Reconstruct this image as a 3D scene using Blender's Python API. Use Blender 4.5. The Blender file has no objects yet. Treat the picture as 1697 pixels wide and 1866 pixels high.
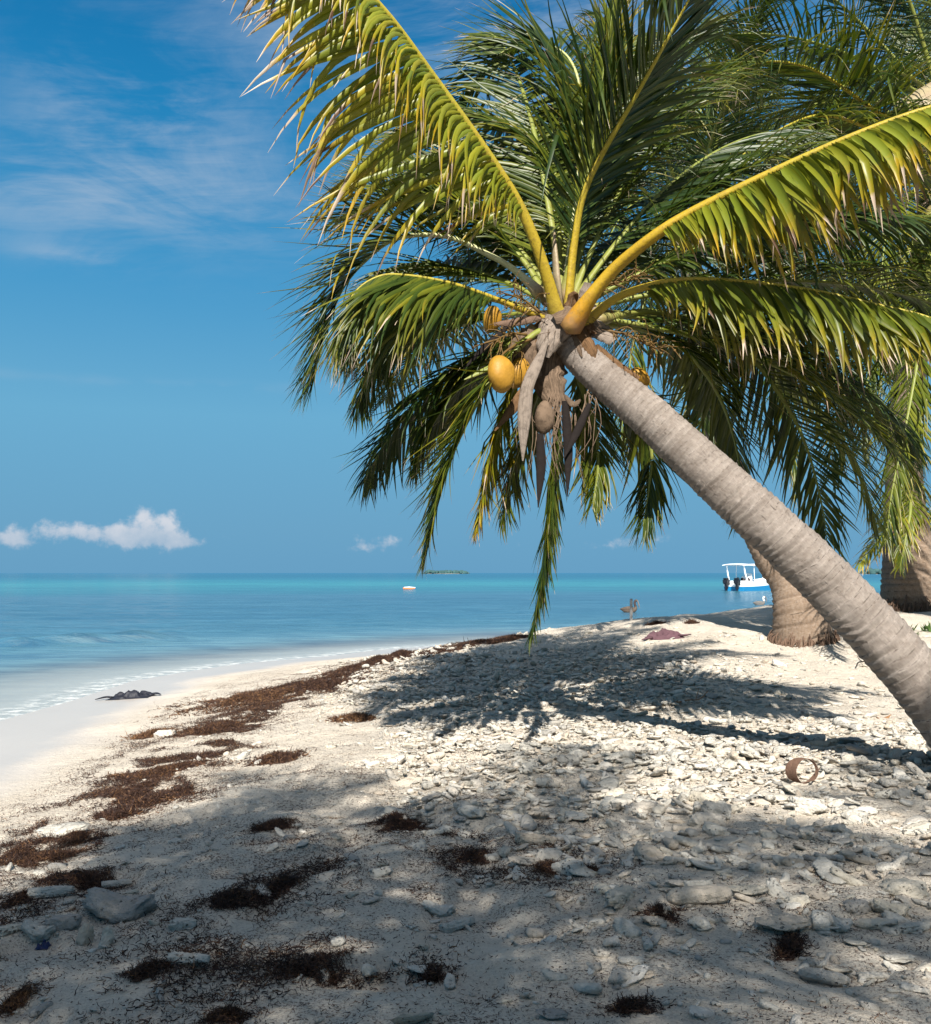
import bpy, bmesh, math, random
import numpy as np
from mathutils import Vector, Matrix

R = math.radians
rng = np.random.default_rng(7)
random.seed(7)
scene = bpy.context.scene
C = scene.collection
UPZ = np.array([0., 0., 1.])

# ------------------------------------------------------------------ camera
FPX, CX, CY = 1820.0, 848.5, 933.0
EYE = np.array([0., 0., 1.2])
PITCH = math.atan(111 / FPX)
cam = bpy.data.cameras.new('camera')
cam.sensor_fit = 'HORIZONTAL'
cam.angle = 2 * math.atan(848.5 / FPX)
cam.clip_start, cam.clip_end = 0.05, 40000
cam_ob = bpy.data.objects.new('camera', cam)
C.objects.link(cam_ob)
cam_ob.location = EYE
cam_ob.rotation_euler = (math.pi / 2 + PITCH, 0, 0)
scene.camera = cam_ob
cp, sp = math.cos(PITCH), math.sin(PITCH)


def at(px, py, Y):
    """a pixel of the photograph at forward distance Y, in world metres"""
    x, y = (px - CX) / FPX, -(py - CY) / FPX
    d = np.array([x, cp - y * sp, sp + y * cp])
    return EYE + d * (Y / d[1])


def proj(P):
    P = np.atleast_2d(np.asarray(P, float)) - EYE
    f = P[:, 1] * cp + P[:, 2] * sp
    u = -P[:, 1] * sp + P[:, 2] * cp
    f = np.where(f < .05, .05, f)
    return CX + P[:, 0] / f * FPX, CY - u / f * FPX


# ------------------------------------------------------------------ noise
def vnoise(p):
    p = np.asarray(p, float)
    i = np.floor(p).astype(np.int64)
    f = p - i
    u = f * f * (3 - 2 * f)
    def h(dx, dy, dz):
        k = (i[..., 0] + dx) * 374761393 + (i[..., 1] + dy) * 668265263 + (i[..., 2] + dz) * 1274126177
        k = k & 0xffffffff
        k = ((k ^ (k >> 13)) * 1274126177) & 0xffffffff
        k = ((k ^ (k >> 16)) * 2246822519) & 0xffffffff
        return ((k ^ (k >> 15)) & 0xffff) / 65535.0
    x0 = h(0, 0, 0) * (1 - u[..., 0]) + h(1, 0, 0) * u[..., 0]
    x1 = h(0, 1, 0) * (1 - u[..., 0]) + h(1, 1, 0) * u[..., 0]
    x2 = h(0, 0, 1) * (1 - u[..., 0]) + h(1, 0, 1) * u[..., 0]
    x3 = h(0, 1, 1) * (1 - u[..., 0]) + h(1, 1, 1) * u[..., 0]
    y0 = x0 * (1 - u[..., 1]) + x1 * u[..., 1]
    y1 = x2 * (1 - u[..., 1]) + x3 * u[..., 1]
    return y0 * (1 - u[..., 2]) + y1 * u[..., 2]


def fbm(p, o=4):
    s, a, t = 0, .5, 0
    p = np.asarray(p, float)
    for k in range(o):
        s = s + a * vnoise(p + 17.3 * k); t += a
        p = p * 2.03; a *= .5
    return s / t


def fbm2(x, y, sc, o=4, off=0.):
    return fbm(np.stack([x * sc + off, y * sc + off * 1.7, np.full_like(x, off)], -1), o)


def sm(a, b, x):
    t = np.clip((x - a) / (b - a), 0, 1)
    return t * t * (3 - 2 * t)


def nrm(v):
    return v / np.maximum(np.linalg.norm(v, axis=-1, keepdims=True), 1e-9)


# ------------------------------------------------------------------ terrain
SHORE = np.array([(-24, -34), (-9, -6), (-5.2, 3), (-4.55, 6.5), (-4.7, 9), (-5.0, 12), (-4.9, 15), (-3.7, 18), (-1.5, 21),
                  (2, 24.5), (7, 26), (14, 23), (30, 16), (70, 4), (140, -60)], float)
WATER_Z = -0.4


def shore_dist(x, y):
    best = np.full(x.shape, 1e9); sgn = np.ones(x.shape)
    for a, b in zip(SHORE[:-1], SHORE[1:]):
        d = b - a; L2 = d @ d
        t = np.clip(((x - a[0]) * d[0] + (y - a[1]) * d[1]) / L2, 0, 1)
        ex, ey = x - a[0] - t * d[0], y - a[1] - t * d[1]
        dist = np.hypot(ex, ey)
        c = d[1] * (x - a[0]) - d[0] * (y - a[1])
        m = dist < best
        best = np.where(m, dist, best); sgn = np.where(m, np.where(c >= 0, 1, -1), sgn)
    return best * sgn


_fx = np.linspace(-60, 40, 2001)
_fz = np.interp(_fx, [-60, -25, -8, -3, 0, 1, 2, 3.5, 5, 7, 10], [-6, -2.1, -.74, -.52, -.4, -.35, -.27, -.09, 0, .04, .06])
_k = np.exp(-.5 * (np.arange(-30, 31) / 10.) ** 2)
_fz = np.convolve(np.pad(_fz, 30, mode='edge'), _k / _k.sum(), 'valid')


def terrain0(x, y):
    s = shore_dist(x, y)
    s = s + .5 * (fbm2(x, y, .45, 2, 3.1) - .5) * sm(8, 12, y + 4)
    z = np.interp(s, _fx, _fz)
    far = sm(7.5, 14.5, y) * sm(2.5, 8, s)
    z = z + far * (.53 + .06 * np.clip(x - 4.3, 0, 6))
    return z, s


def terrain(x, y):
    x = np.asarray(x, float); y = np.asarray(y, float)
    z, s = terrain0(x, y)
    dry = sm(.8, 3.0, s)
    z = z + dry * (.10 * (fbm2(x, y, 1.1, 3, 8.2) - .5) + .055 * (fbm2(x, y, 4.2, 3, 5.7) - .5))
    # soft footprints in the near sand
    q = fbm2(x, y, 2.6, 2, 21.)
    z = z - dry * .035 * sm(.56, .66, q) * sm(9, 6, y)
    return z


def gz(x, y):
    return float(terrain(np.array([x]), np.array([y]))[0])


def ground_px(px, py):
    Y = np.linspace(2.2, 40, 1500)
    x, yy = (px - CX) / FPX, -(py - CY) / FPX
    d = np.array([x, cp - yy * sp, sp + yy * cp])
    X = d[0] / d[1] * Y; Z = EYE[2] + d[2] / d[1] * Y
    t = terrain(X, Y)
    k = np.argmax(Z <= t)
    if Z[k] > t[k]:
        k = -1
    return np.array([X[k], Y[k], t[k]])


# ------------------------------------------------------------------ objects
def tag(o, label=None, cat=None, group=None, kind=None):
    if label: o['label'] = label
    if cat: o['category'] = cat
    if group: o['group'] = group
    if kind: o['kind'] = kind
    return o


def link(o, parent=None):
    C.objects.link(o)
    if parent is not None: o.parent = parent
    return o


def empty(name, loc, label, cat, group=None):
    o = bpy.data.objects.new(name, None)
    o.location = loc
    o.empty_display_size = .1
    link(o)
    return tag(o, label, cat, group)


def mesh(name, V, faces, mat, cols=None, smooth=True):
    """faces: list of (m,k) index arrays"""
    me = bpy.data.meshes.new(name)
    V = np.ascontiguousarray(V, np.float32)
    me.vertices.add(len(V)); me.vertices.foreach_set('co', V.ravel())
    faces = [np.asarray(f, np.int32) for f in faces if len(f)]
    tot = np.concatenate([np.full(len(f), f.shape[1], np.int32) for f in faces])
    idx = np.concatenate([f.ravel() for f in faces])
    me.loops.add(len(idx)); me.loops.foreach_set('vertex_index', idx)
    me.polygons.add(len(tot))
    st = np.zeros(len(tot), np.int32); st[1:] = np.cumsum(tot)[:-1]
    me.polygons.foreach_set('loop_start', st)
    me.polygons.foreach_set('use_smooth', np.full(len(tot), smooth))
    if cols is not None:
        a = me.attributes.new('data', 'FLOAT_COLOR', 'POINT')
        a.data.foreach_set('color', np.ascontiguousarray(cols, np.float32).ravel())
    me.update(calc_edges=True); me.validate()
    if mat is not None: me.materials.append(mat)
    return me


def obj(name, me, parent=None, loc=None):
    o = bpy.data.objects.new(name, me)
    if loc is not None: o.location = loc
    return link(o, parent)


class MB:
    def __init__(s): s.V = []; s.F = {}; s.C = []; s.n = 0
    def add(s, V, faces, cols=None):
        V = np.asarray(V, float)
        for f in faces:
            f = np.asarray(f)
            if len(f): s.F.setdefault(f.shape[1], []).append(f + s.n)
        s.V.append(V); s.n += len(V)
        s.C.append(np.zeros((len(V), 4)) if cols is None else cols)
        return s
    def me(s, name, mat, smooth=True, off=None):
        V = np.concatenate(s.V)
        if off is not None: V = V - np.asarray(off)
        return mesh(name, V, [np.concatenate(f) for f in s.F.values()], mat, np.concatenate(s.C), smooth)


def grid_faces(nr, nc, wrap=False):
    i = np.arange(nr - 1)[:, None] * nc
    j = np.arange(nc if wrap else nc - 1)[None, :]
    j2 = (j + 1) % nc
    return np.stack([i + j, i + j2, i + nc + j2, i + nc + j], -1).reshape(-1, 4)


def spline(pts, n):
    P = np.asarray(pts, float)
    Q = np.vstack([2 * P[0] - P[1], P, 2 * P[-1] - P[-2]])
    out = []
    for k in range(1, len(Q) - 2):
        t = np.linspace(0, 1, 16, endpoint=False)[:, None]
        a, b, c, d = Q[k - 1], Q[k], Q[k + 1], Q[k + 2]
        out.append(.5 * (2 * b + (c - a) * t + (2 * a - 5 * b + 4 * c - d) * t ** 2 + (3 * b - a - 3 * c + d) * t ** 3))
    D = np.vstack(out + [P[-1:]])
    L = np.r_[0, np.cumsum(np.linalg.norm(np.diff(D[:, :3], axis=0), axis=1))]
    u = np.linspace(0, L[-1], n)
    return np.stack([np.interp(u, L, D[:, k]) for k in range(D.shape[1])], -1)


def frames(P, ref=None):
    T = nrm(np.gradient(P, axis=0))
    U = np.zeros_like(P)
    r = np.array([0.3, .1, 1.]) if ref is None else np.asarray(ref, float)
    u = r - (r @ T[0]) * T[0]
    if np.linalg.norm(u) < .05: u = np.array([1., .2, 0]) - T[0] * T[0][0]
    u = u / np.linalg.norm(u)
    for k in range(len(P)):
        u = u - (u @ T[k]) * T[k]; u = u / max(np.linalg.norm(u), 1e-9)
        U[k] = u
    return T, U, np.cross(T, U)


def tube(P, r, na=8, ref=None, flat=1.0, caps=True):
    P = np.asarray(P, float); r = np.broadcast_to(r, len(P))
    T, U, B = frames(P, ref)
    a = np.linspace(0, 2 * math.pi, na, endpoint=False)
    V = P[:, None] + r[:, None, None] * (np.cos(a)[None, :, None] * B[:, None] + flat * np.sin(a)[None, :, None] * U[:, None])
    n = len(P)
    V = V.reshape(-1, 3)
    F = [grid_faces(n, na, True)]
    if caps:
        V = np.vstack([V, P[0], P[-1]])
        j = np.arange(na); j2 = (j + 1) % na
        F.append(np.stack([j2, j, np.full(na, n * na)], -1))
        F.append(np.stack([(n - 1) * na + j, (n - 1) * na + j2, np.full(na, n * na + 1)], -1))
    return V, F


def box(c, s, rz=0., bevel=0.0):
    bm = bmesh.new()
    bmesh.ops.create_cube(bm, size=1)
    bmesh.ops.scale(bm, vec=s, verts=bm.verts)
    if bevel: bmesh.ops.bevel(bm, geom=bm.edges[:], offset=bevel, segments=2, affect='EDGES')
    bmesh.ops.rotate(bm, cent=(0, 0, 0), matrix=Matrix.Rotation(rz, 3, 'Z'), verts=bm.verts)
    bm.verts.index_update()
    V = np.array([v.co[:] for v in bm.verts]) + np.asarray(c)
    d = {}
    for f in bm.faces: d.setdefault(len(f.verts), []).append([v.index for v in f.verts])
    bm.free()
    return V, [np.array(x) for x in d.values()]


def ico(sub):
    bm = bmesh.new(); bmesh.ops.create_icosphere(bm, subdivisions=sub, radius=1)
    bm.verts.index_update()
    V = np.array([v.co[:] for v in bm.verts]); F = np.array([[v.index for v in f.verts] for f in bm.faces])
    bm.free()
    return V, F


ICO = {k: ico(k) for k in (1, 2, 3, 4)}


# ------------------------------------------------------------------ materials
def N(nt, typ, ins=None, **props):
    n = nt.nodes.new(typ)
    for k, v in props.items(): setattr(n, k, v)
    for k, v in (ins or {}).items():
        s = n.inputs[k]
        if isinstance(v, bpy.types.NodeSocket): nt.links.new(v, s)
        elif isinstance(v, bpy.types.Node): nt.links.new(v.outputs[0], s)
        elif isinstance(v, tuple) and len(v) == 3 and s.type == 'RGBA': s.default_value = (*v, 1)
        else: s.default_value = v
    return n


def M(nt, op, a, b=0., c=0., clamp=False):
    return N(nt, 'ShaderNodeMath', {0: a, 1: b, 2: c}, operation=op, use_clamp=clamp).outputs[0]


def mixc(nt, f, a, b, mode='MIX'):
    n = N(nt, 'ShaderNodeMix', {0: f}, data_type='RGBA', blend_type=mode)
    for k, v in ((6, a), (7, b)):
        s = n.inputs[k]
        if isinstance(v, bpy.types.NodeSocket): nt.links.new(v, s)
        else: s.default_value = (*v, 1) if len(v) == 3 else v
    return n.outputs[2]


def mapr(nt, v, a, b, c=0., d=1., smooth=False):
    return N(nt, 'ShaderNodeMapRange', {0: v, 1: a, 2: b, 3: c, 4: d}, interpolation_type='SMOOTHSTEP' if smooth else 'LINEAR').outputs[0]


def noise(nt, vec, sc, det=4., rough=.55, dist=0.):
    ins = {'Scale': sc, 'Detail': det, 'Roughness': rough, 'Distortion': dist}
    if vec is not None: ins['Vector'] = vec
    return N(nt, 'ShaderNodeTexNoise', ins).outputs[0]


def newmat(name):
    m = bpy.data.materials.new(name); m.use_nodes = True
    nt = m.node_tree; nt.nodes.clear()
    out = nt.nodes.new('ShaderNodeOutputMaterial')
    return m, nt, out


def pbsdf(nt, out, color, rough=.6, spec=.5, normal=None, **kw):
    ins = {'Base Color': color, 'Roughness': rough, 'Specular IOR Level': spec}
    if normal is not None: ins['Normal'] = normal
    ins.update(kw)
    p = N(nt, 'ShaderNodeBsdfPrincipled', ins)
    if out is not None: nt.links.new(p.outputs[0], out.inputs[0])
    return p


def bump(nt, h, dist, strength=1., normal=None):
    ins = {'Height': h, 'Distance': dist, 'Strength': strength}
    if normal is not None: ins['Normal'] = normal
    return N(nt, 'ShaderNodeBump', ins).outputs[0]


def objco(nt): return N(nt, 'ShaderNodeTexCoord').outputs['Object']
def geopos(nt): return N(nt, 'ShaderNodeNewGeometry').outputs['Position']


def data(nt):
    a = N(nt, 'ShaderNodeAttribute', attribute_name='data')
    s = N(nt, 'ShaderNodeSeparateColor', {0: a.outputs['Color']})
    return s.outputs[0], s.outputs[1], s.outputs[2], a.outputs['Alpha']


def simple(name, col, rough=.6, spec=.5, var=.25, sc=20., bd=0., **kw):
    m, nt, out = newmat(name)
    co = objco(nt)
    n = noise(nt, co, sc, 5.)
    c = mixc(nt, n, tuple(x * (1 - var) for x in col), tuple(min(1, x * (1 + var)) for x in col))
    nor = bump(nt, noise(nt, co, sc * 2.5, 4.), bd) if bd else None
    pbsdf(nt, out, c, rough, spec, nor, **kw)
    return m


def streaky(name, col, var=.6, bd=.006):
    m, nt, out = newmat(name)
    u, v_, k, a = data(nt)
    st = noise(nt, N(nt, 'ShaderNodeCombineXYZ', {0: M(nt, 'MULTIPLY', u, 16.), 1: M(nt, 'MULTIPLY', v_, 2.2), 2: k}).outputs[0], 1.5, 6., .7)
    pn = noise(nt, geopos(nt), 30., 5., .65)
    c = mixc(nt, mapr(nt, st, .3, .7), tuple(x * (1 - var) for x in col), tuple(x * (1 + var * .6) for x in col))
    c = mixc(nt, mapr(nt, pn, .5, .72, 0., .7), c, tuple(x * .3 for x in col))
    pbsdf(nt, out, c, .88, .12, bump(nt, M(nt, 'ADD', st, M(nt, 'MULTIPLY', pn, .5)), bd, 1.))
    return m


def leaf_material():
    m, nt, out = newmat('palm_leaf')
    u, rnd, k, age = data(nt)
    green = mixc(nt, rnd, (.011, .032, .005), (.040, .066, .008))
    ygreen = mixc(nt, rnd, (.13, .17, .012), (.27, .26, .014))
    yellow = mixc(nt, rnd, (.40, .30, .012), (.62, .33, .010))
    c = mixc(nt, mapr(nt, age, .05, .5), green, ygreen)
    c = mixc(nt, mapr(nt, age, .5, .95), c, yellow)
    # blotches that turn yellow toward the tips
    pn = noise(nt, geopos(nt), 26., 3.)
    tipy = M(nt, 'MULTIPLY', mapr(nt, M(nt, 'ADD', u, M(nt, 'MULTIPLY', pn, .5)), .75, 1.15), mapr(nt, age, .1, .6))
    c = mixc(nt, M(nt, 'MULTIPLY', tipy, .8), c, (.52, .27, .01))
    thr = M(nt, 'SUBTRACT', 1.03, M(nt, 'MULTIPLY', M(nt, 'MULTIPLY', M(nt, 'ADD', age, .12), rnd), .62))
    dry = mapr(nt, M(nt, 'SUBTRACT', M(nt, 'ADD', u, M(nt, 'MULTIPLY', M(nt, 'SUBTRACT', pn, .5), .12)), thr), -.03, .03)
    dcol = mixc(nt, M(nt, 'FRACT', M(nt, 'MULTIPLY', rnd, 7.31)), (.10, .045, .02), (.55, .44, .34))
    c = mixc(nt, dry, c, dcol)
    p = pbsdf(nt, None, c, .42, .45)
    tr = N(nt, 'ShaderNodeBsdfTranslucent', {0: mixc(nt, .5, c, mixc(nt, 1., c, (1.6, 1.5, .6), 'MULTIPLY'))})
    mx = N(nt, 'ShaderNodeMixShader', {0: .27, 1: p.outputs[0], 2: tr.outputs[0]})
    nt.links.new(mx.outputs[0], out.inputs[0])
    return m


def rachis_material(name, base, mid, tip):
    m, nt, out = newmat(name)
    t, rnd, k, a = data(nt)
    c = mixc(nt, mapr(nt, t, .0, .10), base, mid)
    c = mixc(nt, mapr(nt, t, .2, .55), c, tip)
    n = noise(nt, geopos(nt), 30., 5., .6)
    c = mixc(nt, mapr(nt, n, .52, .70, 0., .55), c, (.15, .09, .03))
    c = mixc(nt, mapr(nt, noise(nt, geopos(nt), 90., 4., .7), .56, .66, 0., .6), c, (.10, .06, .025))
    c = mixc(nt, mapr(nt, M(nt, 'ADD', t, M(nt, 'MULTIPLY', M(nt, 'SUBTRACT', n, .5), .08)), .045, .015, 0., .75), c, (.20, .13, .075))
    c = mixc(nt, mapr(nt, noise(nt, geopos(nt), 7., 3.), .35, .65, 0., .35), c, mid)
    pbsdf(nt, out, c, .48, .35, bump(nt, n, .006, .7))
    return m


def trunk_material(name, c1, c2, c3, ringdark=.5, tone=.3):
    m, nt, out = newmat(name)
    fr, q, ang, al = data(nt)
    pos = geopos(nt)
    n1 = noise(nt, pos, 5., 5., .6)
    n2 = noise(nt, pos, 38., 6., .7)
    # fine fibres that run along the stem: stretched by the stem's own coordinates
    v = N(nt, 'ShaderNodeCombineXYZ', {0: M(nt, 'MULTIPLY', ang, 46.), 1: M(nt, 'MULTIPLY', q, .9), 2: al}).outputs[0]
    n3 = noise(nt, v, 1.6, 5., .65)
    c = mixc(nt, mapr(nt, n1, .3, .7), c1, c2)
    c = mixc(nt, mapr(nt, n3, .35, .75, 0., .55), c, c3)
    c = mixc(nt, mapr(nt, n2, .3, .75, 0., .35), c, mixc(nt, .5, c2, (.75, .70, .64)))
    wn = N(nt, 'ShaderNodeTexWhiteNoise', {'W': M(nt, 'ADD', M(nt, 'FLOOR', q), al)}, noise_dimensions='1D').outputs[0]
    c = mixc(nt, M(nt, 'MULTIPLY', wn, tone), c, c3)
    c = mixc(nt, mapr(nt, fr, .45, .98, 0., .28), c, tuple(x * .6 for x in c3))
    edge = M(nt, 'MINIMUM', fr, M(nt, 'SUBTRACT', 1., fr))
    ringn = noise(nt, pos, 9., 4., .6)
    ring = M(nt, 'MULTIPLY', mapr(nt, M(nt, 'ADD', edge, M(nt, 'MULTIPLY', M(nt, 'SUBTRACT', n2, .5), .12)), .015, .085, 1., 0.), mapr(nt, ringn, .36, .62, 0., 1.))
    c = mixc(nt, M(nt, 'MULTIPLY', ring, ringdark), c, tuple(x * .3 for x in c3))
    # short dark slits and chips
    v2 = N(nt, 'ShaderNodeCombineXYZ', {0: M(nt, 'MULTIPLY', ang, 17.), 1: M(nt, 'MULTIPLY', q, .42), 2: 3.3}).outputs[0]
    slit = mapr(nt, noise(nt, v2, 1.7, 3., .5, 1.2), .66, .76)
    c = mixc(nt, M(nt, 'MULTIPLY', slit, .5), c, tuple(x * .25 for x in c3))
    h = M(nt, 'ADD', M(nt, 'MULTIPLY', n3, .55), M(nt, 'ADD', M(nt, 'MULTIPLY', n2, .5), M(nt, 'MULTIPLY', M(nt, 'ADD', ring, slit), -.9)))
    pbsdf(nt, out, c, .85, .2, bump(nt, h, .011, .9))
    return m


def sand_material():
    m, nt, out = newmat('coral_sand')
    pos = geopos(nt)
    sep = N(nt, 'ShaderNodeSeparateXYZ', {0: pos})
    n1 = noise(nt, pos, .9, 4.)
    n2 = noise(nt, pos, 14., 5., .65)
    n3 = noise(nt, pos, 160., 4., .7)
    n4 = noise(nt, pos, 55., 5., .75)
    c = mixc(nt, mapr(nt, n1, .3, .7), (.63, .56, .46), (.70, .635, .535))
    c = mixc(nt, mapr(nt, n2, .35, .75, 0., .6), c, (.55, .47, .37))
    c = mixc(nt, mapr(nt, n3, .52, .72, 0., .45), c, (.36, .29, .22))
    c = mixc(nt, mapr(nt, n4, .66, .74, 0., .6), c, (.24, .15, .10))
    # ground-in weed crumbs, denser in patches
    patch = mapr(nt, noise(nt, pos, 1.7, 5., .65), .36, .60)
    crumb = mapr(nt, noise(nt, pos, 95., 4., .75), .52, .58)
    c = mixc(nt, M(nt, 'MULTIPLY', M(nt, 'MULTIPLY', patch, crumb), .85), c, (.075, .04, .028))
    zz = M(nt, 'ADD', sep.outputs[2], M(nt, 'MULTIPLY', M(nt, 'SUBTRACT', n1, .5), .05))
    wet = mapr(nt, zz, -.30, -.355, 0., 1., True)
    c = mixc(nt, wet, c, mixc(nt, n1, (.39, .355, .315), (.45, .415, .37)))
    rough = M(nt, 'SUBTRACT', .92, M(nt, 'MULTIPLY', wet, .62))
    h = M(nt, 'ADD', M(nt, 'MULTIPLY', n2, .8), M(nt, 'ADD', M(nt, 'MULTIPLY', n3, .12), M(nt, 'MULTIPLY', n4, .35)))
    hd = M(nt, 'MULTIPLY', h, M(nt, 'SUBTRACT', 1., M(nt, 'MULTIPLY', wet, .93)))
    pbsdf(nt, out, c, rough, M(nt, 'ADD', .12, M(nt, 'MULTIPLY', wet, .3)), bump(nt, hd, .05, 1.))
    return m


def coral_material():
    m, nt, out = newmat('bleached_coral')
    r, g, b, a = data(nt)
    rnd = M(nt, 'FRACT', M(nt, 'ADD', r, N(nt, 'ShaderNodeObjectInfo').outputs['Random']))
    co = objco(nt)
    ramp = N(nt, 'ShaderNodeValToRGB', {0: rnd})
    cr = ramp.color_ramp
    cr.elements[0].position = 0; cr.elements[0].color = (.40, .38, .34, 1)
    cr.elements[1].position = 1; cr.elements[1].color = (.64, .60, .53, 1)
    for p, c in ((.08, (.32, .305, .28)), (.15, (.49, .465, .41)), (.45, (.57, .535, .465)), (.6, (.52, .465, .37)), (.66, (.62, .59, .53)), (.9, (.48, .40, .31))):
        e = cr.elements.new(p); e.color = (*c, 1)
    pos = geopos(nt)
    n = noise(nt, pos, 45., 5., .65)
    c = mixc(nt, mapr(nt, n, .4, .7, 0., .55), ramp.outputs[0], (.33, .29, .23))
    vor = N(nt, 'ShaderNodeTexVoronoi', {'Vector': pos, 'Scale': 70., 'Randomness': 1.})
    pit = M(nt, 'MULTIPLY', mapr(nt, vor.outputs['Distance'], .18, .36, 1., 0.), mapr(nt, noise(nt, pos, 16., 2.), .53, .62))
    c = mixc(nt, M(nt, 'MULTIPLY', pit, .6), c, (.10, .085, .07))
    h = M(nt, 'SUBTRACT', n, M(nt, 'MULTIPLY', pit, .8))
    pbsdf(nt, out, c, .9, .15, bump(nt, h, .02, 1.))
    return m


def weed_material():
    m, nt, out = newmat('dried_seaweed')
    r, g, b, a = data(nt)
    c = mixc(nt, r, (.022, .010, .007), (.085, .040, .021))
    c = mixc(nt, mapr(nt, r, .82, 1., 0., .7), c, (.24, .125, .05))
    pbsdf(nt, out, c, .7, .3)
    return m


def water_material():
    m, nt, out = newmat('sea_water')
    dep, dist, foam, a = data(nt)          # depth in m, log-distance 0..1
    pos = geopos(nt)
    mp = N(nt, 'ShaderNodeMapping', {'Vector': pos, 'Scale': (.35, 1., 1.)}).outputs[0]
    big = noise(nt, N(nt, 'ShaderNodeMapping', {'Vector': pos, 'Scale': (.012, .05, 1.)}).outputs[0], 1., 4., .6)
    d2 = M(nt, 'ADD', dist, M(nt, 'MULTIPLY', M(nt, 'SUBTRACT', big, .5), .075))
    ramp = N(nt, 'ShaderNodeValToRGB', {0: d2})
    cr = ramp.color_ramp
    cr.elements[0].position = 0; cr.elements[0].color = (.50, .48, .39, 1)
    cr.elements[1].position = 1; cr.elements[1].color = (.016, .125, .225, 1)
    for p, c in ((.11, (.36, .42, .36)), (.18, (.15, .28, .29)), (.24, (.075, .175, .215)), (.33, (.057, .150, .205)), (.47, (.054, .142, .202)), (.505, (.037, .168, .215)), (.58, (.045, .245, .275)), (.645, (.024, .165, .23)), (.72, (.015, .118, .19))):
        e = cr.elements.new(p); e.color = (*c, 1)
    w1 = noise(nt, mp, 1.3, 5., .6)
    w2 = noise(nt, mp, 5.5, 4., .6)
    far = mapr(nt, dist, .12, .85, .9, .12)
    w3 = noise(nt, N(nt, 'ShaderNodeMapping', {'Vector': pos, 'Scale': (.06, .35, 1.)}).outputs[0], 1., 5., .6)
    w4 = noise(nt, N(nt, 'ShaderNodeMapping', {'Vector': pos, 'Scale': (.30, 1.5, 1.)}).outputs[0], 1., 5., .65)
    c = mixc(nt, mapr(nt, w3, .42, .66, 0., .55), ramp.outputs[0], mixc(nt, .62, ramp.outputs[0], (.012, .06, .11)))
    c = mixc(nt, mapr(nt, w4, .46, .60, 0., .75), c, mixc(nt, .5, c, (.02, .07, .12)))
    c = mixc(nt, mapr(nt, w4, .42, .30, 0., .14), c, (.26, .40, .46))
    w5 = noise(nt, N(nt, 'ShaderNodeMapping', {'Vector': pos, 'Scale': (1.1, 4.2, 1.)}).outputs[0], 1., 4., .65)
    c = mixc(nt, M(nt, 'MULTIPLY', mapr(nt, w5, .47, .60, 0., .85), mapr(nt, dist, .62, .2)), c, mixc(nt, .6, c, (.015, .06, .10)))
    c = mixc(nt, mapr(nt, w1, .60, .76, 0., .12), c, (.18, .33, .40))
    fo = M(nt, 'MULTIPLY', foam, mapr(nt, noise(nt, pos, 5., 5., .7), .46, .66))
    h = M(nt, 'ADD', w1, M(nt, 'MULTIPLY', w2, .32))
    nor = bump(nt, h, M(nt, 'MULTIPLY', M(nt, 'MULTIPLY', far, mapr(nt, dep, .02, .5, .25, 1.)), .16), .8)
    dif = N(nt, 'ShaderNodeBsdfDiffuse', {'Color': c, 'Normal': nor})
    tra = N(nt, 'ShaderNodeBsdfTransparent', {0: (.95, .97, .90)})
    opac = mapr(nt, M(nt, 'ADD', dep, M(nt, 'MULTIPLY', M(nt, 'SUBTRACT', w1, .5), .12)), .012, .21, .03, 1., True)
    body = N(nt, 'ShaderNodeMixShader', {0: opac, 1: tra.outputs[0], 2: dif.outputs[0]})
    gl = N(nt, 'ShaderNodeBsdfGlossy', {'Color': (.9, .95, 1.), 'Roughness': mapr(nt, dep, .0, .35, .45, .12), 'Normal': nor})
    fr = N(nt, 'ShaderNodeFresnel', {'IOR': 1.33, 'Normal': nor})
    s1 = N(nt, 'ShaderNodeMixShader', {0: M(nt, 'MULTIPLY', fr.outputs[0], .42), 1: body.outputs[0], 2: gl.outputs[0]})
    fd = N(nt, 'ShaderNodeBsdfDiffuse', {'Color': (.78, .78, .74)})
    s2 = N(nt, 'ShaderNodeMixShader', {0: M(nt, 'MULTIPLY', fo, .75), 1: s1.outputs[0], 2: fd.outputs[0]})
    nt.links.new(s2.outputs[0], out.inputs[0])
    return m


LEAF = leaf_material()
RACH_Y = rachis_material('yellow_petiole', (.34, .27, .07), (.35, .25, .018), (.29, .255, .025))
RACH_O = rachis_material('orange_petiole', (.44, .14, .012), (.37, .235, .014), (.32, .26, .022))
RACH_G = rachis_material('green_petiole', (.22, .19, .07), (.19, .21, .04), (.16, .19, .035))
RACH_P = rachis_material('pale_petiole', (.36, .30, .22), (.42, .42, .22), (.34, .36, .12))
TRUNK_A = trunk_material('palm_bark_grey', (.185, .150, .122), (.30, .255, .218), (.085, .063, .048), 1., .34)
TRUNK_B = trunk_material('palm_bark_brown', (.165, .108, .068), (.215, .148, .095), (.085, .054, .033), .95)
SAND = sand_material()
CORAL = coral_material()
WEED = weed_material()
WATER = water_material()
FIBRE = streaky('palm_fibre', (.165, .115, .078), .7, .01)
FIBRE_D = simple('root_fibre', (.13, .085, .06), .95, .1, .5, 22., .008)
SPATHE = streaky('dry_spathe', (.245, .20, .163), .4)
SPATHE_B = streaky('brown_spathe', (.15, .085, .042), .6)
SPATHE_D = simple('dark_spathe', (.010, .007, .006), .85, .2, .4, 14., .004)
STALK = simple('flower_stalk', (.11, .062, .016), .6, .3, .45, 30.)
NUT = simple('coconut_skin', (.33, .17, .016), .55, .4, .5, 11., .004)
NUT_B = simple('brown_coconut_husk', (.21, .12, .07), .9, .1, .4, 25., .008)
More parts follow.
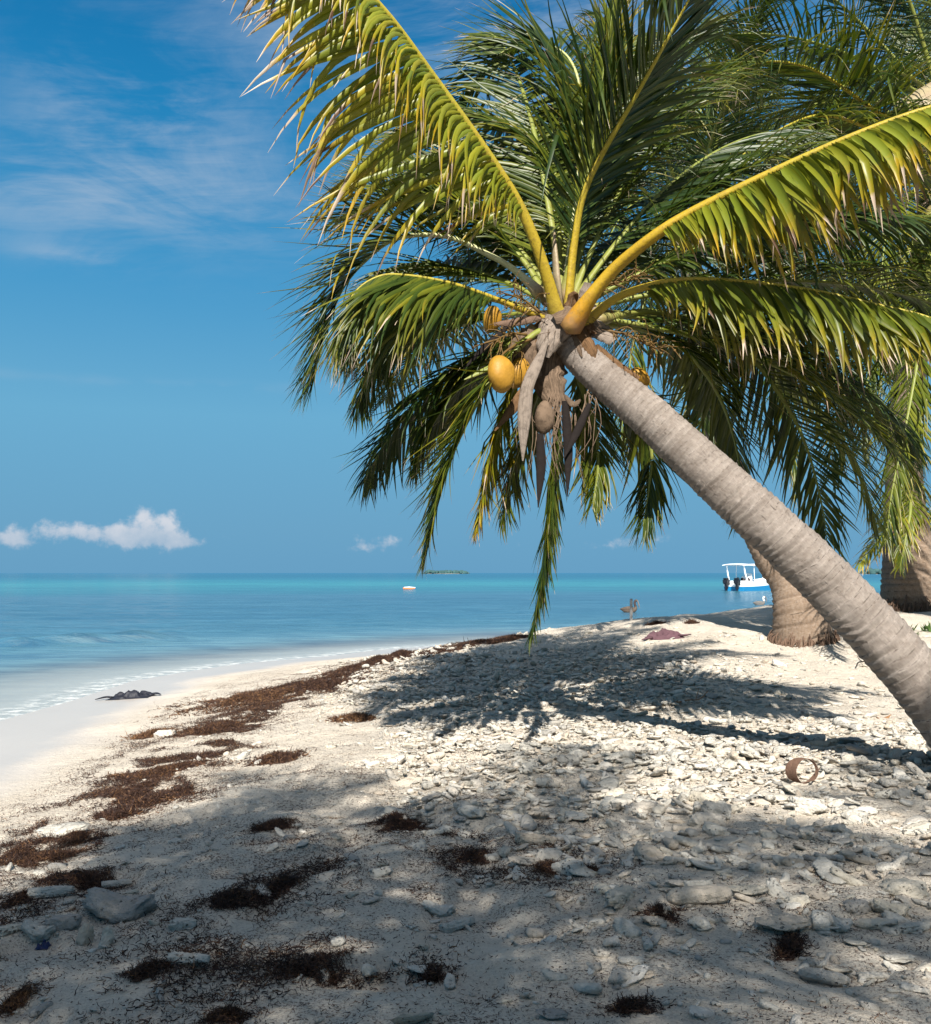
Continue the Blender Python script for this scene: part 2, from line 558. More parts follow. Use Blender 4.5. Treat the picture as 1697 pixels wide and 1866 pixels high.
WHITE = simple('white_paint', (.74, .76, .77), .35, .5, .06, 4.)
BLUE = simple('blue_paint', (.01, .17, .36), .35, .5, .15, 3.)
BLACK = simple('black_plastic', (.012, .013, .018), .35, .5, .3, 6.)
RAG = simple('black_cloth', (.012, .013, .02), .6, .35, .5, 18., .004)
NAVY = simple('navy_plastic', (.008, .014, .07), .4, .4, .3, 8.)
MAUVE = simple('mauve_cloth', (.10, .055, .065), .9, .1, .4, 14., .01)
HUSK = simple('husk_strip', (.125, .075, .052), .9, .1, .4, 40., .005)
DRYLEAF = simple('dry_leaf', (.24, .125, .06), .8, .15, .4, 30., .003)
WOOD = simple('grey_wood', (.40, .38, .36), .9, .1, .2, 20., .003)
FEATH = simple('brown_feathers', (.085, .065, .05), .85, .15, .5, 16.)
FEATH_L = simple('grey_feathers', (.13, .12, .11), .85, .15, .35, 16.)
FEATH_W = simple('white_feathers', (.70, .67, .60), .85, .15, .12, 16.)
FEATH_D = simple('dark_feathers', (.045, .035, .035), .85, .15, .3, 16.)
BILL = simple('grey_bill', (.13, .12, .115), .6, .3, .3, 12.)
ORANGE = simple('orange_float', (.70, .19, .07), .5, .4, .1, 5.)
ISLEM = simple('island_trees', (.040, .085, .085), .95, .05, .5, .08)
BUSHM = simple('bush_leaf', (.055, .10, .022), .5, .4, .6, 1.5)
STEMW = simple('bush_stem', (.14, .10, .07), .9, .1, .3, 12.)

# ------------------------------------------------------------------ sky and sun
SUN_EL, SUN_AZ = 40.5, -1.0          # azimuth: how far right of straight behind the camera
w = bpy.data.worlds.new('World'); scene.world = w; w.use_nodes = True
nt = w.node_tree; nt.nodes.clear()
wo = nt.nodes.new('ShaderNodeOutputWorld')
sky = nt.nodes.new('ShaderNodeTexSky'); sky.sky_type = 'NISHITA'; sky.sun_disc = False
sky.sun_elevation = R(SUN_EL); sky.sun_rotation = R(180 - SUN_AZ)
sky.air_density = 1.0; sky.dust_density = .25; sky.ozone_density = 3.0; sky.altitude = 0
dirv = N(nt, 'ShaderNodeTexCoord').outputs['Generated']
sx = N(nt, 'ShaderNodeSeparateXYZ', {0: dirv})
azn = M(nt, 'ARCTAN2', sx.outputs[0], sx.outputs[1])
eln = M(nt, 'ARCSINE', sx.outputs[2])
def blob(px, py, wx, wy, amp=1.):
    a0 = math.atan((px - CX) / FPX); e0 = math.atan((1044 - py) / FPX)
    dx = M(nt, 'DIVIDE', M(nt, 'SUBTRACT', azn, a0), wx / FPX)
    dy = M(nt, 'DIVIDE', M(nt, 'SUBTRACT', eln, e0), wy / FPX)
    r2 = M(nt, 'ADD', M(nt, 'MULTIPLY', dx, dx), M(nt, 'MULTIPLY', dy, dy))
    return M(nt, 'MULTIPLY', M(nt, 'POWER', 2.718, M(nt, 'MULTIPLY', r2, -1.)), amp)
def addall(l):
    o = l[0]
    for x in l[1:]: o = M(nt, 'ADD', o, x)
    return o
v2 = N(nt, 'ShaderNodeCombineXYZ', {0: azn, 1: eln}).outputs[0]
gr = N(nt, 'ShaderNodeValToRGB', {0: mapr(nt, eln, 0., R(40))})
ge = gr.color_ramp
ge.elements[0].position = 0; ge.elements[0].color = (.092, .232, .366, 1)
ge.elements[1].position = 1; ge.elements[1].color = (.002, .085, .235, 1)
for p_, c_ in ((.06, (.098, .245, .378)), (.22, (.098, .276, .425)), (.40, (.043, .212, .395)), (.62, (.012, .150, .330)), (.77, (.005, .112, .275))):
    e_ = ge.elements.new(p_); e_.color = (*c_, 1)
low = N(nt, 'ShaderNodeVectorMath', {0: gr.outputs[0], 'Scale': 7.15}, operation='SCALE').outputs[0]
high = N(nt, 'ShaderNodeHueSaturation', {'Saturation': .32, 'Value': .98, 'Color': sky.outputs[0]}).outputs[0]     # unseen upper sky, greyed and brightened to give the shade neutral fill
skyc = mixc(nt, mapr(nt, eln, R(36), R(52), 1., .0, True), high, low)
# thin cirrus
vc = N(nt, 'ShaderNodeMapping', {'Vector': v2, 'Scale': (1., 2.6, 1.), 'Rotation': (0, 0, R(-16))}).outputs[0]
cn = M(nt, 'ADD', M(nt, 'MULTIPLY', noise(nt, vc, 4.5, 9., .62, .9), .7), M(nt, 'MULTIPLY', noise(nt, N(nt, 'ShaderNodeMapping', {'Vector': vc, 'Scale': (1., 3.2, 1.)}).outputs[0], 9., 8., .65, .6), .3))
cenv = addall([blob(215, 235, 190, 110, .8), blob(60, 400, 330, 70, .75), blob(480, 330, 330, 110, .45), blob(900, 10, 420, 120, .8), blob(1400, 250, 500, 300, .6), blob(560, 10, 200, 80, .55), blob(130, 500, 90, 16, .9)])
cir = M(nt, 'MULTIPLY', mapr(nt, cn, .38, .68, 0., 1., True), cenv, clamp=True)
cir = M(nt, 'ADD', cir, M(nt, 'MULTIPLY', mapr(nt, noise(nt, vc, 9., 4.), .4, .7), blob(330, 712, 420, 9, .4)))
skyc = mixc(nt, M(nt, 'MULTIPLY', cir, .62, clamp=True), skyc, (2.15, 2.6, 3.15))
# cumulus low over the horizon
un = noise(nt, v2, 44., 7., .6)
cl = addall([blob(285, 965, 48, 34, 1.), blob(205, 978, 60, 22, .95), blob(105, 975, 55, 20, .9), blob(20, 985, 45, 20, .85), blob(300, 988, 74, 15, .8), blob(345, 990, 30, 9, .5), blob(690, 985, 42, 16, .82), blob(640, 1000, 60, 9, .5),
             blob(1155, 983, 46, 18, .85), blob(1080, 995, 60, 9, .5), blob(930, 998, 50, 8, .4)])
ca = mapr(nt, M(nt, 'ADD', cl, M(nt, 'MULTIPLY', M(nt, 'SUBTRACT', un, .5), 2.9)), .40, 1.2, 0., 1., True)
ca = M(nt, 'MULTIPLY', ca, mapr(nt, cl, .06, .3))
lit = mapr(nt, M(nt, 'ADD', eln, M(nt, 'MULTIPLY', M(nt, 'SUBTRACT', un, .5), .05)), .012, .055)
skyc = mixc(nt, M(nt, 'MULTIPLY', ca, .62), skyc, mixc(nt, lit, (1.6, 2.2, 2.9), (4.4, 4.1, 4.1)))
bg = N(nt, 'ShaderNodeBackground', {'Color': skyc, 'Strength': .10})
nt.links.new(bg.outputs[0], wo.inputs[0])

sl = bpy.data.lights.new('sun', 'SUN'); sl.energy = 5.0; sl.angle = R(.5); sl.color = (1., .95, .875)
so = bpy.data.objects.new('sun', sl); link(so)
so.rotation_euler = (R(90 - SUN_EL), 0, R(SUN_AZ)); so.location = (0, -10, 20)

vs = scene.view_settings
vs.view_transform = 'Standard'; vs.look = 'None'; vs.exposure = 1.08; vs.gamma = 1.0; vs.use_curve_mapping = False

# ------------------------------------------------------------------ sand
def axis(segs):
    out = [np.arange(a, b, d) for a, b, d in segs]
    return np.r_[np.concatenate(out), segs[-1][1]]
gx = axis([(-160, -60, 10), (-60, -14, 2.), (-14, -5, .25), (-5, -2.6, .06), (-2.6, 4.5, .033), (4.5, 9, .09), (9, 24, .6), (24, 160, 8)])
gy = axis([(-120, -20, 8), (-20, 1.5, .5), (1.5, 7, .033), (7, 13, .06), (13, 18, .12), (18, 30, .3), (30, 60, 2), (60, 160, 10)])
GX, GY = np.meshgrid(gx, gy)
GZ = terrain(GX, GY)
V = np.stack([GX, GY, GZ], -1).reshape(-1, 3)
sand = obj('beach_sand', mesh('beach_sand', V, [grid_faces(len(gy), len(gx))], SAND))
tag(sand, kind='structure')

# ------------------------------------------------------------------ sea
rr = np.r_[np.geomspace(3.5, 60, 260), np.geomspace(60, 14000, 170)[1:]]
th = np.radians(np.r_[np.linspace(-160, -36, 60)[:-1], np.linspace(-36, 36, 420), np.linspace(36, 100, 40)[1:]])
RRg, TH = np.meshgrid(rr, th, indexing='ij')
WX, WY = RRg * np.sin(TH), RRg * np.cos(TH)
sd = shore_dist(WX, WY)
tz = np.interp(sd, _fx, _fz)
dep = WATER_Z - np.where(sd > -58, terrain0(WX, WY)[0], -6.)
amp = .045 * sm(.02, .5, dep) * sm(130, 30, RRg)
wz = amp * (2 * fbm2(WX * .55, WY * 1.3, 1.0, 4, 2.) - 1) * 1.6
# small swell rising before it breaks, left of the frame
rid = np.exp(-((WY - 23.2 - .12 * (WX + 9) - .5 * np.sin(WX * .8)) / .33) ** 2) * np.exp(-((WX + 8.2) / 2.0) ** 2)
rid2 = np.exp(-((WY - 22.0 + .1 * (WX + 9)) / .28) ** 2) * np.exp(-((WX + 9.9) / .7) ** 2)
wz = wz + .26 * rid * (.6 + .8 * fbm2(WX, WY, 1.2, 2, 9.)) + .20 * rid2
lines = .5 + .5 * np.sin(dep * 42 + 6 * fbm2(WX, WY, .5, 2, 1.))
foam = sm(-.012, .0, dep) * sm(.030, .004, dep) * .9 + 0 * lines
dlog = np.clip((np.log10(np.maximum(-sd, .1) + 1.) - .0) / 3.6, 0, 1)
cols = np.stack([np.clip(dep, -1, 3), dlog, np.clip(foam, 0, 1), np.ones_like(dep)], -1).reshape(-1, 4)
V = np.stack([WX, WY, WATER_Z + wz], -1).reshape(-1, 3)
F = grid_faces(len(rr), len(th))
keep = (sd.reshape(-1)[F] < 2.2).any(1)
F = F[keep][:, ::-1]
used = np.zeros(len(V), bool); used[F.ravel()] = True
remap = np.cumsum(used) - 1
sea = obj('sea_water', mesh('sea_water', V[used], [remap[F]], WATER, cols[used]))
tag(sea, kind='structure')


# ------------------------------------------------------------------ palms
def trunk_mesh(path, radii, spacing, mat, off, na=44, saw=.035, seed=0, row=.011):
    P4 = spline(np.c_[np.asarray(path, float), radii], 12)
    L = np.linalg.norm(np.diff(P4[:, :3], axis=0), axis=1).sum()
    n = int(L / row) + 2
    P4 = spline(np.c_[np.asarray(path, float), radii], n)
    P, r = P4[:, :3], P4[:, 3]
    T, U, B = frames(P)
    a = np.linspace(0, 2 * math.pi, na, endpoint=False)
    s = np.linspace(0, L, n)
    sp_ = np.interp(s, [0, L], spacing)
    q0 = np.cumsum(L / (n - 1) / sp_)
    q0 = q0 + .7 * (fbm(np.stack([s * 4, s * 0, s * 0 + seed], -1), 2) - .5)
    A, Q = np.meshgrid(a, q0)
    cy = np.stack([np.cos(A) * 1.3, np.sin(A) * 1.3, Q * .35 + seed], -1)
    q = Q + .34 * np.cos(A + .5 * Q ** .6) + .9 * (fbm(cy, 2) - .5)
    fr = q - np.floor(q)
    hh = (vnoise(np.stack([np.floor(q), A * 0, A * 0 + seed], -1)) - .5)
    rad = r[:, None] * (1 + saw * (sm(0, .85, fr) - sm(.85, 1., fr) - .4) * (.6 + hh) + .11 * (fbm(cy * np.array([1, 1, .8]) + 9, 3) - .5) + .02 * (fbm(np.stack([np.cos(A) * 7, np.sin(A) * 7, Q * 1.5], -1), 2) - .5))
    V = P[:, None] + rad[..., None] * (np.cos(A)[..., None] * B[:, None] + np.sin(A)[..., None] * U[:, None])
    cols = np.stack([fr, Q, np.abs(A / math.pi - 1), np.full_like(A, seed)], -1)
    V = np.vstack([V.reshape(-1, 3), P[-1]]); cols = np.vstack([cols.reshape(-1, 4), [[.5, Q[-1, 0], 0, seed]]])
    j = np.arange(na); cap = np.stack([(n - 1) * na + j, (n - 1) * na + (j + 1) % na, np.full(na, n * na)], -1)
    return mesh('trunk', V - off, [grid_faces(n, na, True), cap], mat, cols)


def frond(parent, off, path, L=.55, n=80, t0=.22, age=.1, droop=.25, vang=10., a0=64., a1=24., wid=.030, roll=0., r0=.028, mat=None,
          seed=0, kink=.08, flare=1.0, ragged=.12, asym=(1., 1.), twist=25., label=None, sidev=(0., 0.), r1=.004, dside=(1., 1.)):
    g = np.random.default_rng(1000 + seed)
    L = L * 1.12; wid = wid * .82; n = int(n * 1.2)
    NP = 64
    P = spline(path, NP)
    T = nrm(np.gradient(P, axis=0))
    h = P[-1] - P[0]; h = np.array([h[0], h[1], 0.])
    if np.linalg.norm(h) < .05: h = np.array([.0, -1., 0])
    h = h / np.linalg.norm(h)
    Th = (T @ h)[:, None]
    U = UPZ * np.abs(Th) - h * T[:, 2:3] * np.sign(Th + 1e-6)
    U = nrm(U - (U * T).sum(1, keepdims=True) * T)
    rl = np.radians(np.linspace(roll * .3, roll, NP))[:, None] if np.isscalar(roll) else np.radians(np.interp(np.linspace(0, 1, NP), np.linspace(0, 1, len(roll)), roll))[:, None]
    B = np.cross(T, U)
    U, B = U * np.cos(rl) + B * np.sin(rl), B * np.cos(rl) - U * np.sin(rl)
    Ltot = np.linalg.norm(np.diff(P, axis=0), axis=1).sum()
    # --- rachis
    tt = np.linspace(0, 1, NP)
    r = r0 * ((1 - tt) ** .8) * (1 + flare * np.exp(-(tt / .06) ** 2)) + r1 * (.4 + .6 * (1 - tt))
    a = np.linspace(0, 2 * math.pi, 10, endpoint=False)
    RV = P[:, None] + r[:, None, None] * (np.cos(a)[None, :, None] * B[:, None] + .72 * np.sin(a)[None, :, None] * U[:, None])
    RV = np.vstack([RV.reshape(-1, 3), P[0] - T[0] * r[0] * .5, P[-1]])
    j = np.arange(10); j2 = (j + 1) % 10
    RF = [grid_faces(NP, 10, True), np.stack([j2, j, np.full(10, NP * 10)], -1), np.stack([(NP - 1) * 10 + j, (NP - 1) * 10 + j2, np.full(10, NP * 10 + 1)], -1)]
    rc = np.zeros((len(RV), 4)); rc[:NP * 10, 0] = np.repeat(tt, 10); rc[-1, 0] = 1; rc[:, 1] = g.random()
    # --- leaflets
    m = 7
    wp = np.array([.45, .92, 1., .92, .76, .52, .26, .03])
    Vs, Cs = [], []
    gz_ = np.array([0, 0, -1.])
    for si, s in enumerate((-1, 1)):
        k = (np.arange(n) + .5 + g.uniform(-.35, .35, n)) / n
        t = t0 + (1 - t0) * k * .995
        f = lambda A_: np.stack([np.interp(t, tt, A_[:, c]) for c in range(3)], -1)
        p, Tt, Uu, Bb = f(P), nrm(f(T)), nrm(f(U)), nrm(f(B))
        ll = L * asym[si] * (.42 + .58 * sm(0, .22, k)) * (1 - .66 * np.clip(k - .3, 0, 1) ** 1.3 / .63) * g.uniform(1 - ragged, 1 + ragged * .6, n)
        broken = g.random(n) < ragged * .35
        ll = np.where(broken, ll * g.uniform(.35, .8, n), ll)
        aa = np.radians(a0 + (a1 - a0) * k ** 1.3 + g.normal(0, 3.5, n))[:, None]
        vv = np.radians(vang + sidev[si] + g.normal(0, 6, n))[:, None]
        D = nrm(np.cos(aa) * Tt + np.sin(aa) * (s * Bb * np.cos(vv) + Uu * np.sin(vv)))
        W = nrm(Tt - (Tt * D).sum(1, keepdims=True) * D)
        tw = np.radians(s * (twist + g.normal(0, 12, n)))[:, None]
        Nn = np.cross(D, W)
        W = W * np.cos(tw) + Nn * np.sin(tw)
        dr = droop * .55 * dside[si] * g.uniform(.6, 1.5, n)
        kk = np.where(g.random(n) < kink, g.integers(2, 6, n), 99)
        ks = g.uniform(.8, 2.2, n)
        sw = g.normal(0, .05, (n, 3))
        c = p + r[np.clip((t * (NP - 1)).astype(int), 0, NP - 1)][:, None] * .5 * s * Bb
        ww = wid * g.uniform(.75, 1.15, n) * np.clip(ll / L, .45, 1) ** .6
        rnd = g.random(n); ag = np.clip(age + g.normal(0, .07, n) + (.12 * (k - .5) if age > .3 else 0), 0, 1)
        for i in range(m + 1):
            Nn = np.cross(D, W)
            fold = .30 * ww[:, None] * wp[i] * Nn
            half = .5 * ww[:, None] * wp[i] * W
            Vs.append(np.stack([c - half + fold, c, c + half + fold], 1))
            Cs.append(np.stack([np.full((n, 3), i / m), np.repeat(rnd[:, None], 3, 1), np.repeat(k[:, None], 3, 1), np.repeat(ag[:, None], 3, 1)], -1))
            c = c + D * (ll / m)[:, None]
            D = nrm(D + gz_ * (dr * (.35 + 1.3 * i / m))[:, None] + sw + gz_ * np.where(kk == i, ks, 0)[:, None])
            W = nrm(W - (W * D).sum(1, keepdims=True) * D)
    VV = np.stack(Vs[:m + 1] , 1), np.stack(Vs[m + 1:], 1)     # (n, m+1, 3, 3)
    CC = np.stack(Cs[:m + 1], 1), np.stack(Cs[m + 1:], 1)
    VA = np.concatenate(VV).reshape(-1, 3); CA = np.concatenate(CC).reshape(-1, 4)
    base = grid_faces(m + 1, 3)
    FA = (base[None] + (np.arange(2 * n) * (m + 1) * 3)[:, None, None]).reshape(-1, 4)
    fo = obj('frond', mesh('frond', VA - off, [FA], LEAF, CA), parent)
    if label: fo['label'] = label
    ra = obj('rachis', mesh('rachis', RV - off, RF, mat or RACH_G, rc), fo)
    return fo


def arc_path(base, az, el0, length, curl, n=9, curl2=0., g=None):
    """a frond's midrib: leaves the crown at elevation el0 and bends down under its weight"""
    p = np.array(base, float); out = [p.copy()]
    el = el0; a = az
    for i in range(n):
        d = np.array([math.cos(el) * math.sin(a), math.cos(el) * math.cos(a), math.sin(el)])
        p = p + d * length / n; out.append(p.copy())
        el -= curl / n * (.35 + 1.3 * i / n) * (math.cos(el) * .75 + .35)
        a += curl2 / n
    return np.array(out)


def random_crown(root, off, top, count, length, seed, els=(80, -35), L=.55, n=62, age=(.0, .25), skip=None, wid=.03):
    g = np.random.default_rng(seed)
    for i in range(count):
        f = (i + .5) / count
        el = R(els[0] + (els[1] - els[0]) * f ** .9 + g.normal(0, 5))
        az = i * 2.39996 + g.normal(0, .18) + seed
        if skip and skip(az % (2 * math.pi), el): continue
        ln = length * g.uniform(.85, 1.1) * (.8 + .2 * math.cos(el))
        path = arc_path(top + np.array([math.sin(az), math.cos(az), 0]) * .05, az, el, ln, g.uniform(1.0, 1.7), curl2=g.normal(0, .25))
        ag = g.uniform(*age) + (.25 * g.random() if f > .8 else 0)
        frond(root, off, path, L=L * g.uniform(.9, 1.1), n=n, t0=.2, age=ag, droop=g.uniform(.12, .34), vang=g.uniform(0, 22), seed=seed * 100 + i, roll=g.normal(0, 18), mat=RACH_G, wid=wid, r0=.024)


def fibre_mesh(path, wds, seed, mat, off, thick=.0022, curl=.35, nx=9, rag=.25):
    """a ragged sheet of sheath or a dry blade that follows a line"""
    g = np.random.default_rng(seed)
    P4 = spline(np.c_[np.asarray(path, float), wds], 26)
    P, wv = P4[:, :3], P4[:, 3]
    T, U, B = frames(P, (0, -1, .3))
    a = np.linspace(-1, 1, nx)
    cur = (np.abs(a) ** 2 * curl)[None, :, None] * wv[:, None, None]
    tq = np.linspace(0, 1, len(P))
    ed = 1 + rag * 1.6 * (np.stack([fbm(np.stack([tq * 11, tq * 0 + seed * 1.7 + sd_, tq * 0], -1), 3) for sd_ in (0, 40)], -1) - .5)
    asc = np.where(a[None, :] < 0, a[None, :] * ed[:, :1], a[None, :] * ed[:, 1:])
    V = P[:, None] + (asc * wv[:, None])[..., None] * B[:, None] - cur * U[:, None]
    V = V + (vnoise(V * 22 + seed)[..., None] - .5) * rag * wv[:, None, None] * U[:, None]
    V2 = V - U[:, None] * thick
    n = len(P)
    cc = np.zeros((n, nx, 4)); cc[..., 0] = np.linspace(0, 1, nx)[None]; cc[..., 1] = tq[:, None]; cc[..., 2] = seed % 17
    cc = np.tile(cc.reshape(-1, 4), (2, 1))
    f = grid_faces(n, nx); f2 = f[:, ::-1] + n * nx
    e = []
    for i in range(n - 1):
        e += [[i * nx, (i + 1) * nx, (i + 1) * nx + n * nx, i * nx + n * nx], [(i + 1) * nx - 1, (i + 1) * nx - 1 + n * nx, (i + 2) * nx - 1 + n * nx, (i + 2) * nx - 1]]
    return mesh('sheath', np.vstack([V.reshape(-1, 3), V2.reshape(-1, 3)]) - off, [f, f2, np.array(e)], mat, cc)


def stalk_mesh(base, direction, length, nb, seed, off, blen=.16):
    g = np.random.default_rng(seed)
    b = MB()
    d = nrm(np.asarray(direction, float))
    main = spline([base, base + d * length * .5 + UPZ * .01, base + d * length - UPZ * .03], 10)
    b.add(*tube(main, np.linspace(.009, .004, 10), 6))
    for i in range(nb):
        p = main[g.integers(2, 10)]
        q = nrm(d * .8 + g.normal(0, .75, 3))
        bl = blen * g.uniform(.6, 1.4)
        pts = spline([p, p + q * bl * .5 + g.normal(0, .012, 3), p + q * bl - UPZ * bl * .25 + g.normal(0, .02, 3)], 7)
        b.add(*tube(pts, np.linspace(.0042, .0018, 7), 5))
        for kk in g.integers(2, 7, 2):
            v, f = ICO[1]
            b.add(v * g.uniform(.004, .009) + pts[kk] + g.normal(0, .004, 3), [f])
    return b.me('flower_stalk', STALK, off=off)


def nut_mesh(c, rx, rz, tilt, mat, off, seed=0):
    v, f = ICO[3]
    v = v.copy()
    an = np.arctan2(v[:, 1], v[:, 0])
    k = 1 + .10 * np.cos(3 * an + seed) * (1 - v[:, 2] ** 2)
    taper = 1 - .12 * np.clip(-v[:, 2], 0, 1) ** 2
    v = np.stack([v[:, 0] * rx * k * taper, v[:, 1] * rx * k * taper, v[:, 2] * rz], -1)
    v = v @ np.array(Matrix.Rotation(tilt, 3, 'Y')).T
    if mat is FIBRE: v = v * (1 + .6 * (fbm(v * 14 + 3, 3) - .5))[:, None]
    return mesh('coconut', v + np.asarray(c) - off, [f], mat)


# --- the leaning palm in front
tpath = [at(*p) for p in ((1838, 1470, 5.78), (1800, 1402, 5.78), (1745, 1328, 5.8), (1665, 1228, 5.85), (1532, 1085, 5.88), (1435, 990, 5.9), (1334, 898, 5.93), (1170, 747, 6.0), (1100, 690, 6.05), (1045, 636, 6.1), (1028, 590, 6.13))]
trad = [.24, .205, .182, .168, .160, .154, .146, .124, .114, .100, .082]
base = tpath[0].copy()
main = empty('palm_tree', tuple(base), 'large leaning coconut palm with bare grey trunk crossing the sand', 'palm tree', 'coconut palms')
obj('trunk', trunk_mesh(tpath, trad, (.066, .024), TRUNK_A, base, na=64, seed=2, saw=.055, row=.0055), main)
off = base
CR = at(1033, 575, 6.12)


def px_path(l):
    return np.array([at(*p) for p in l])


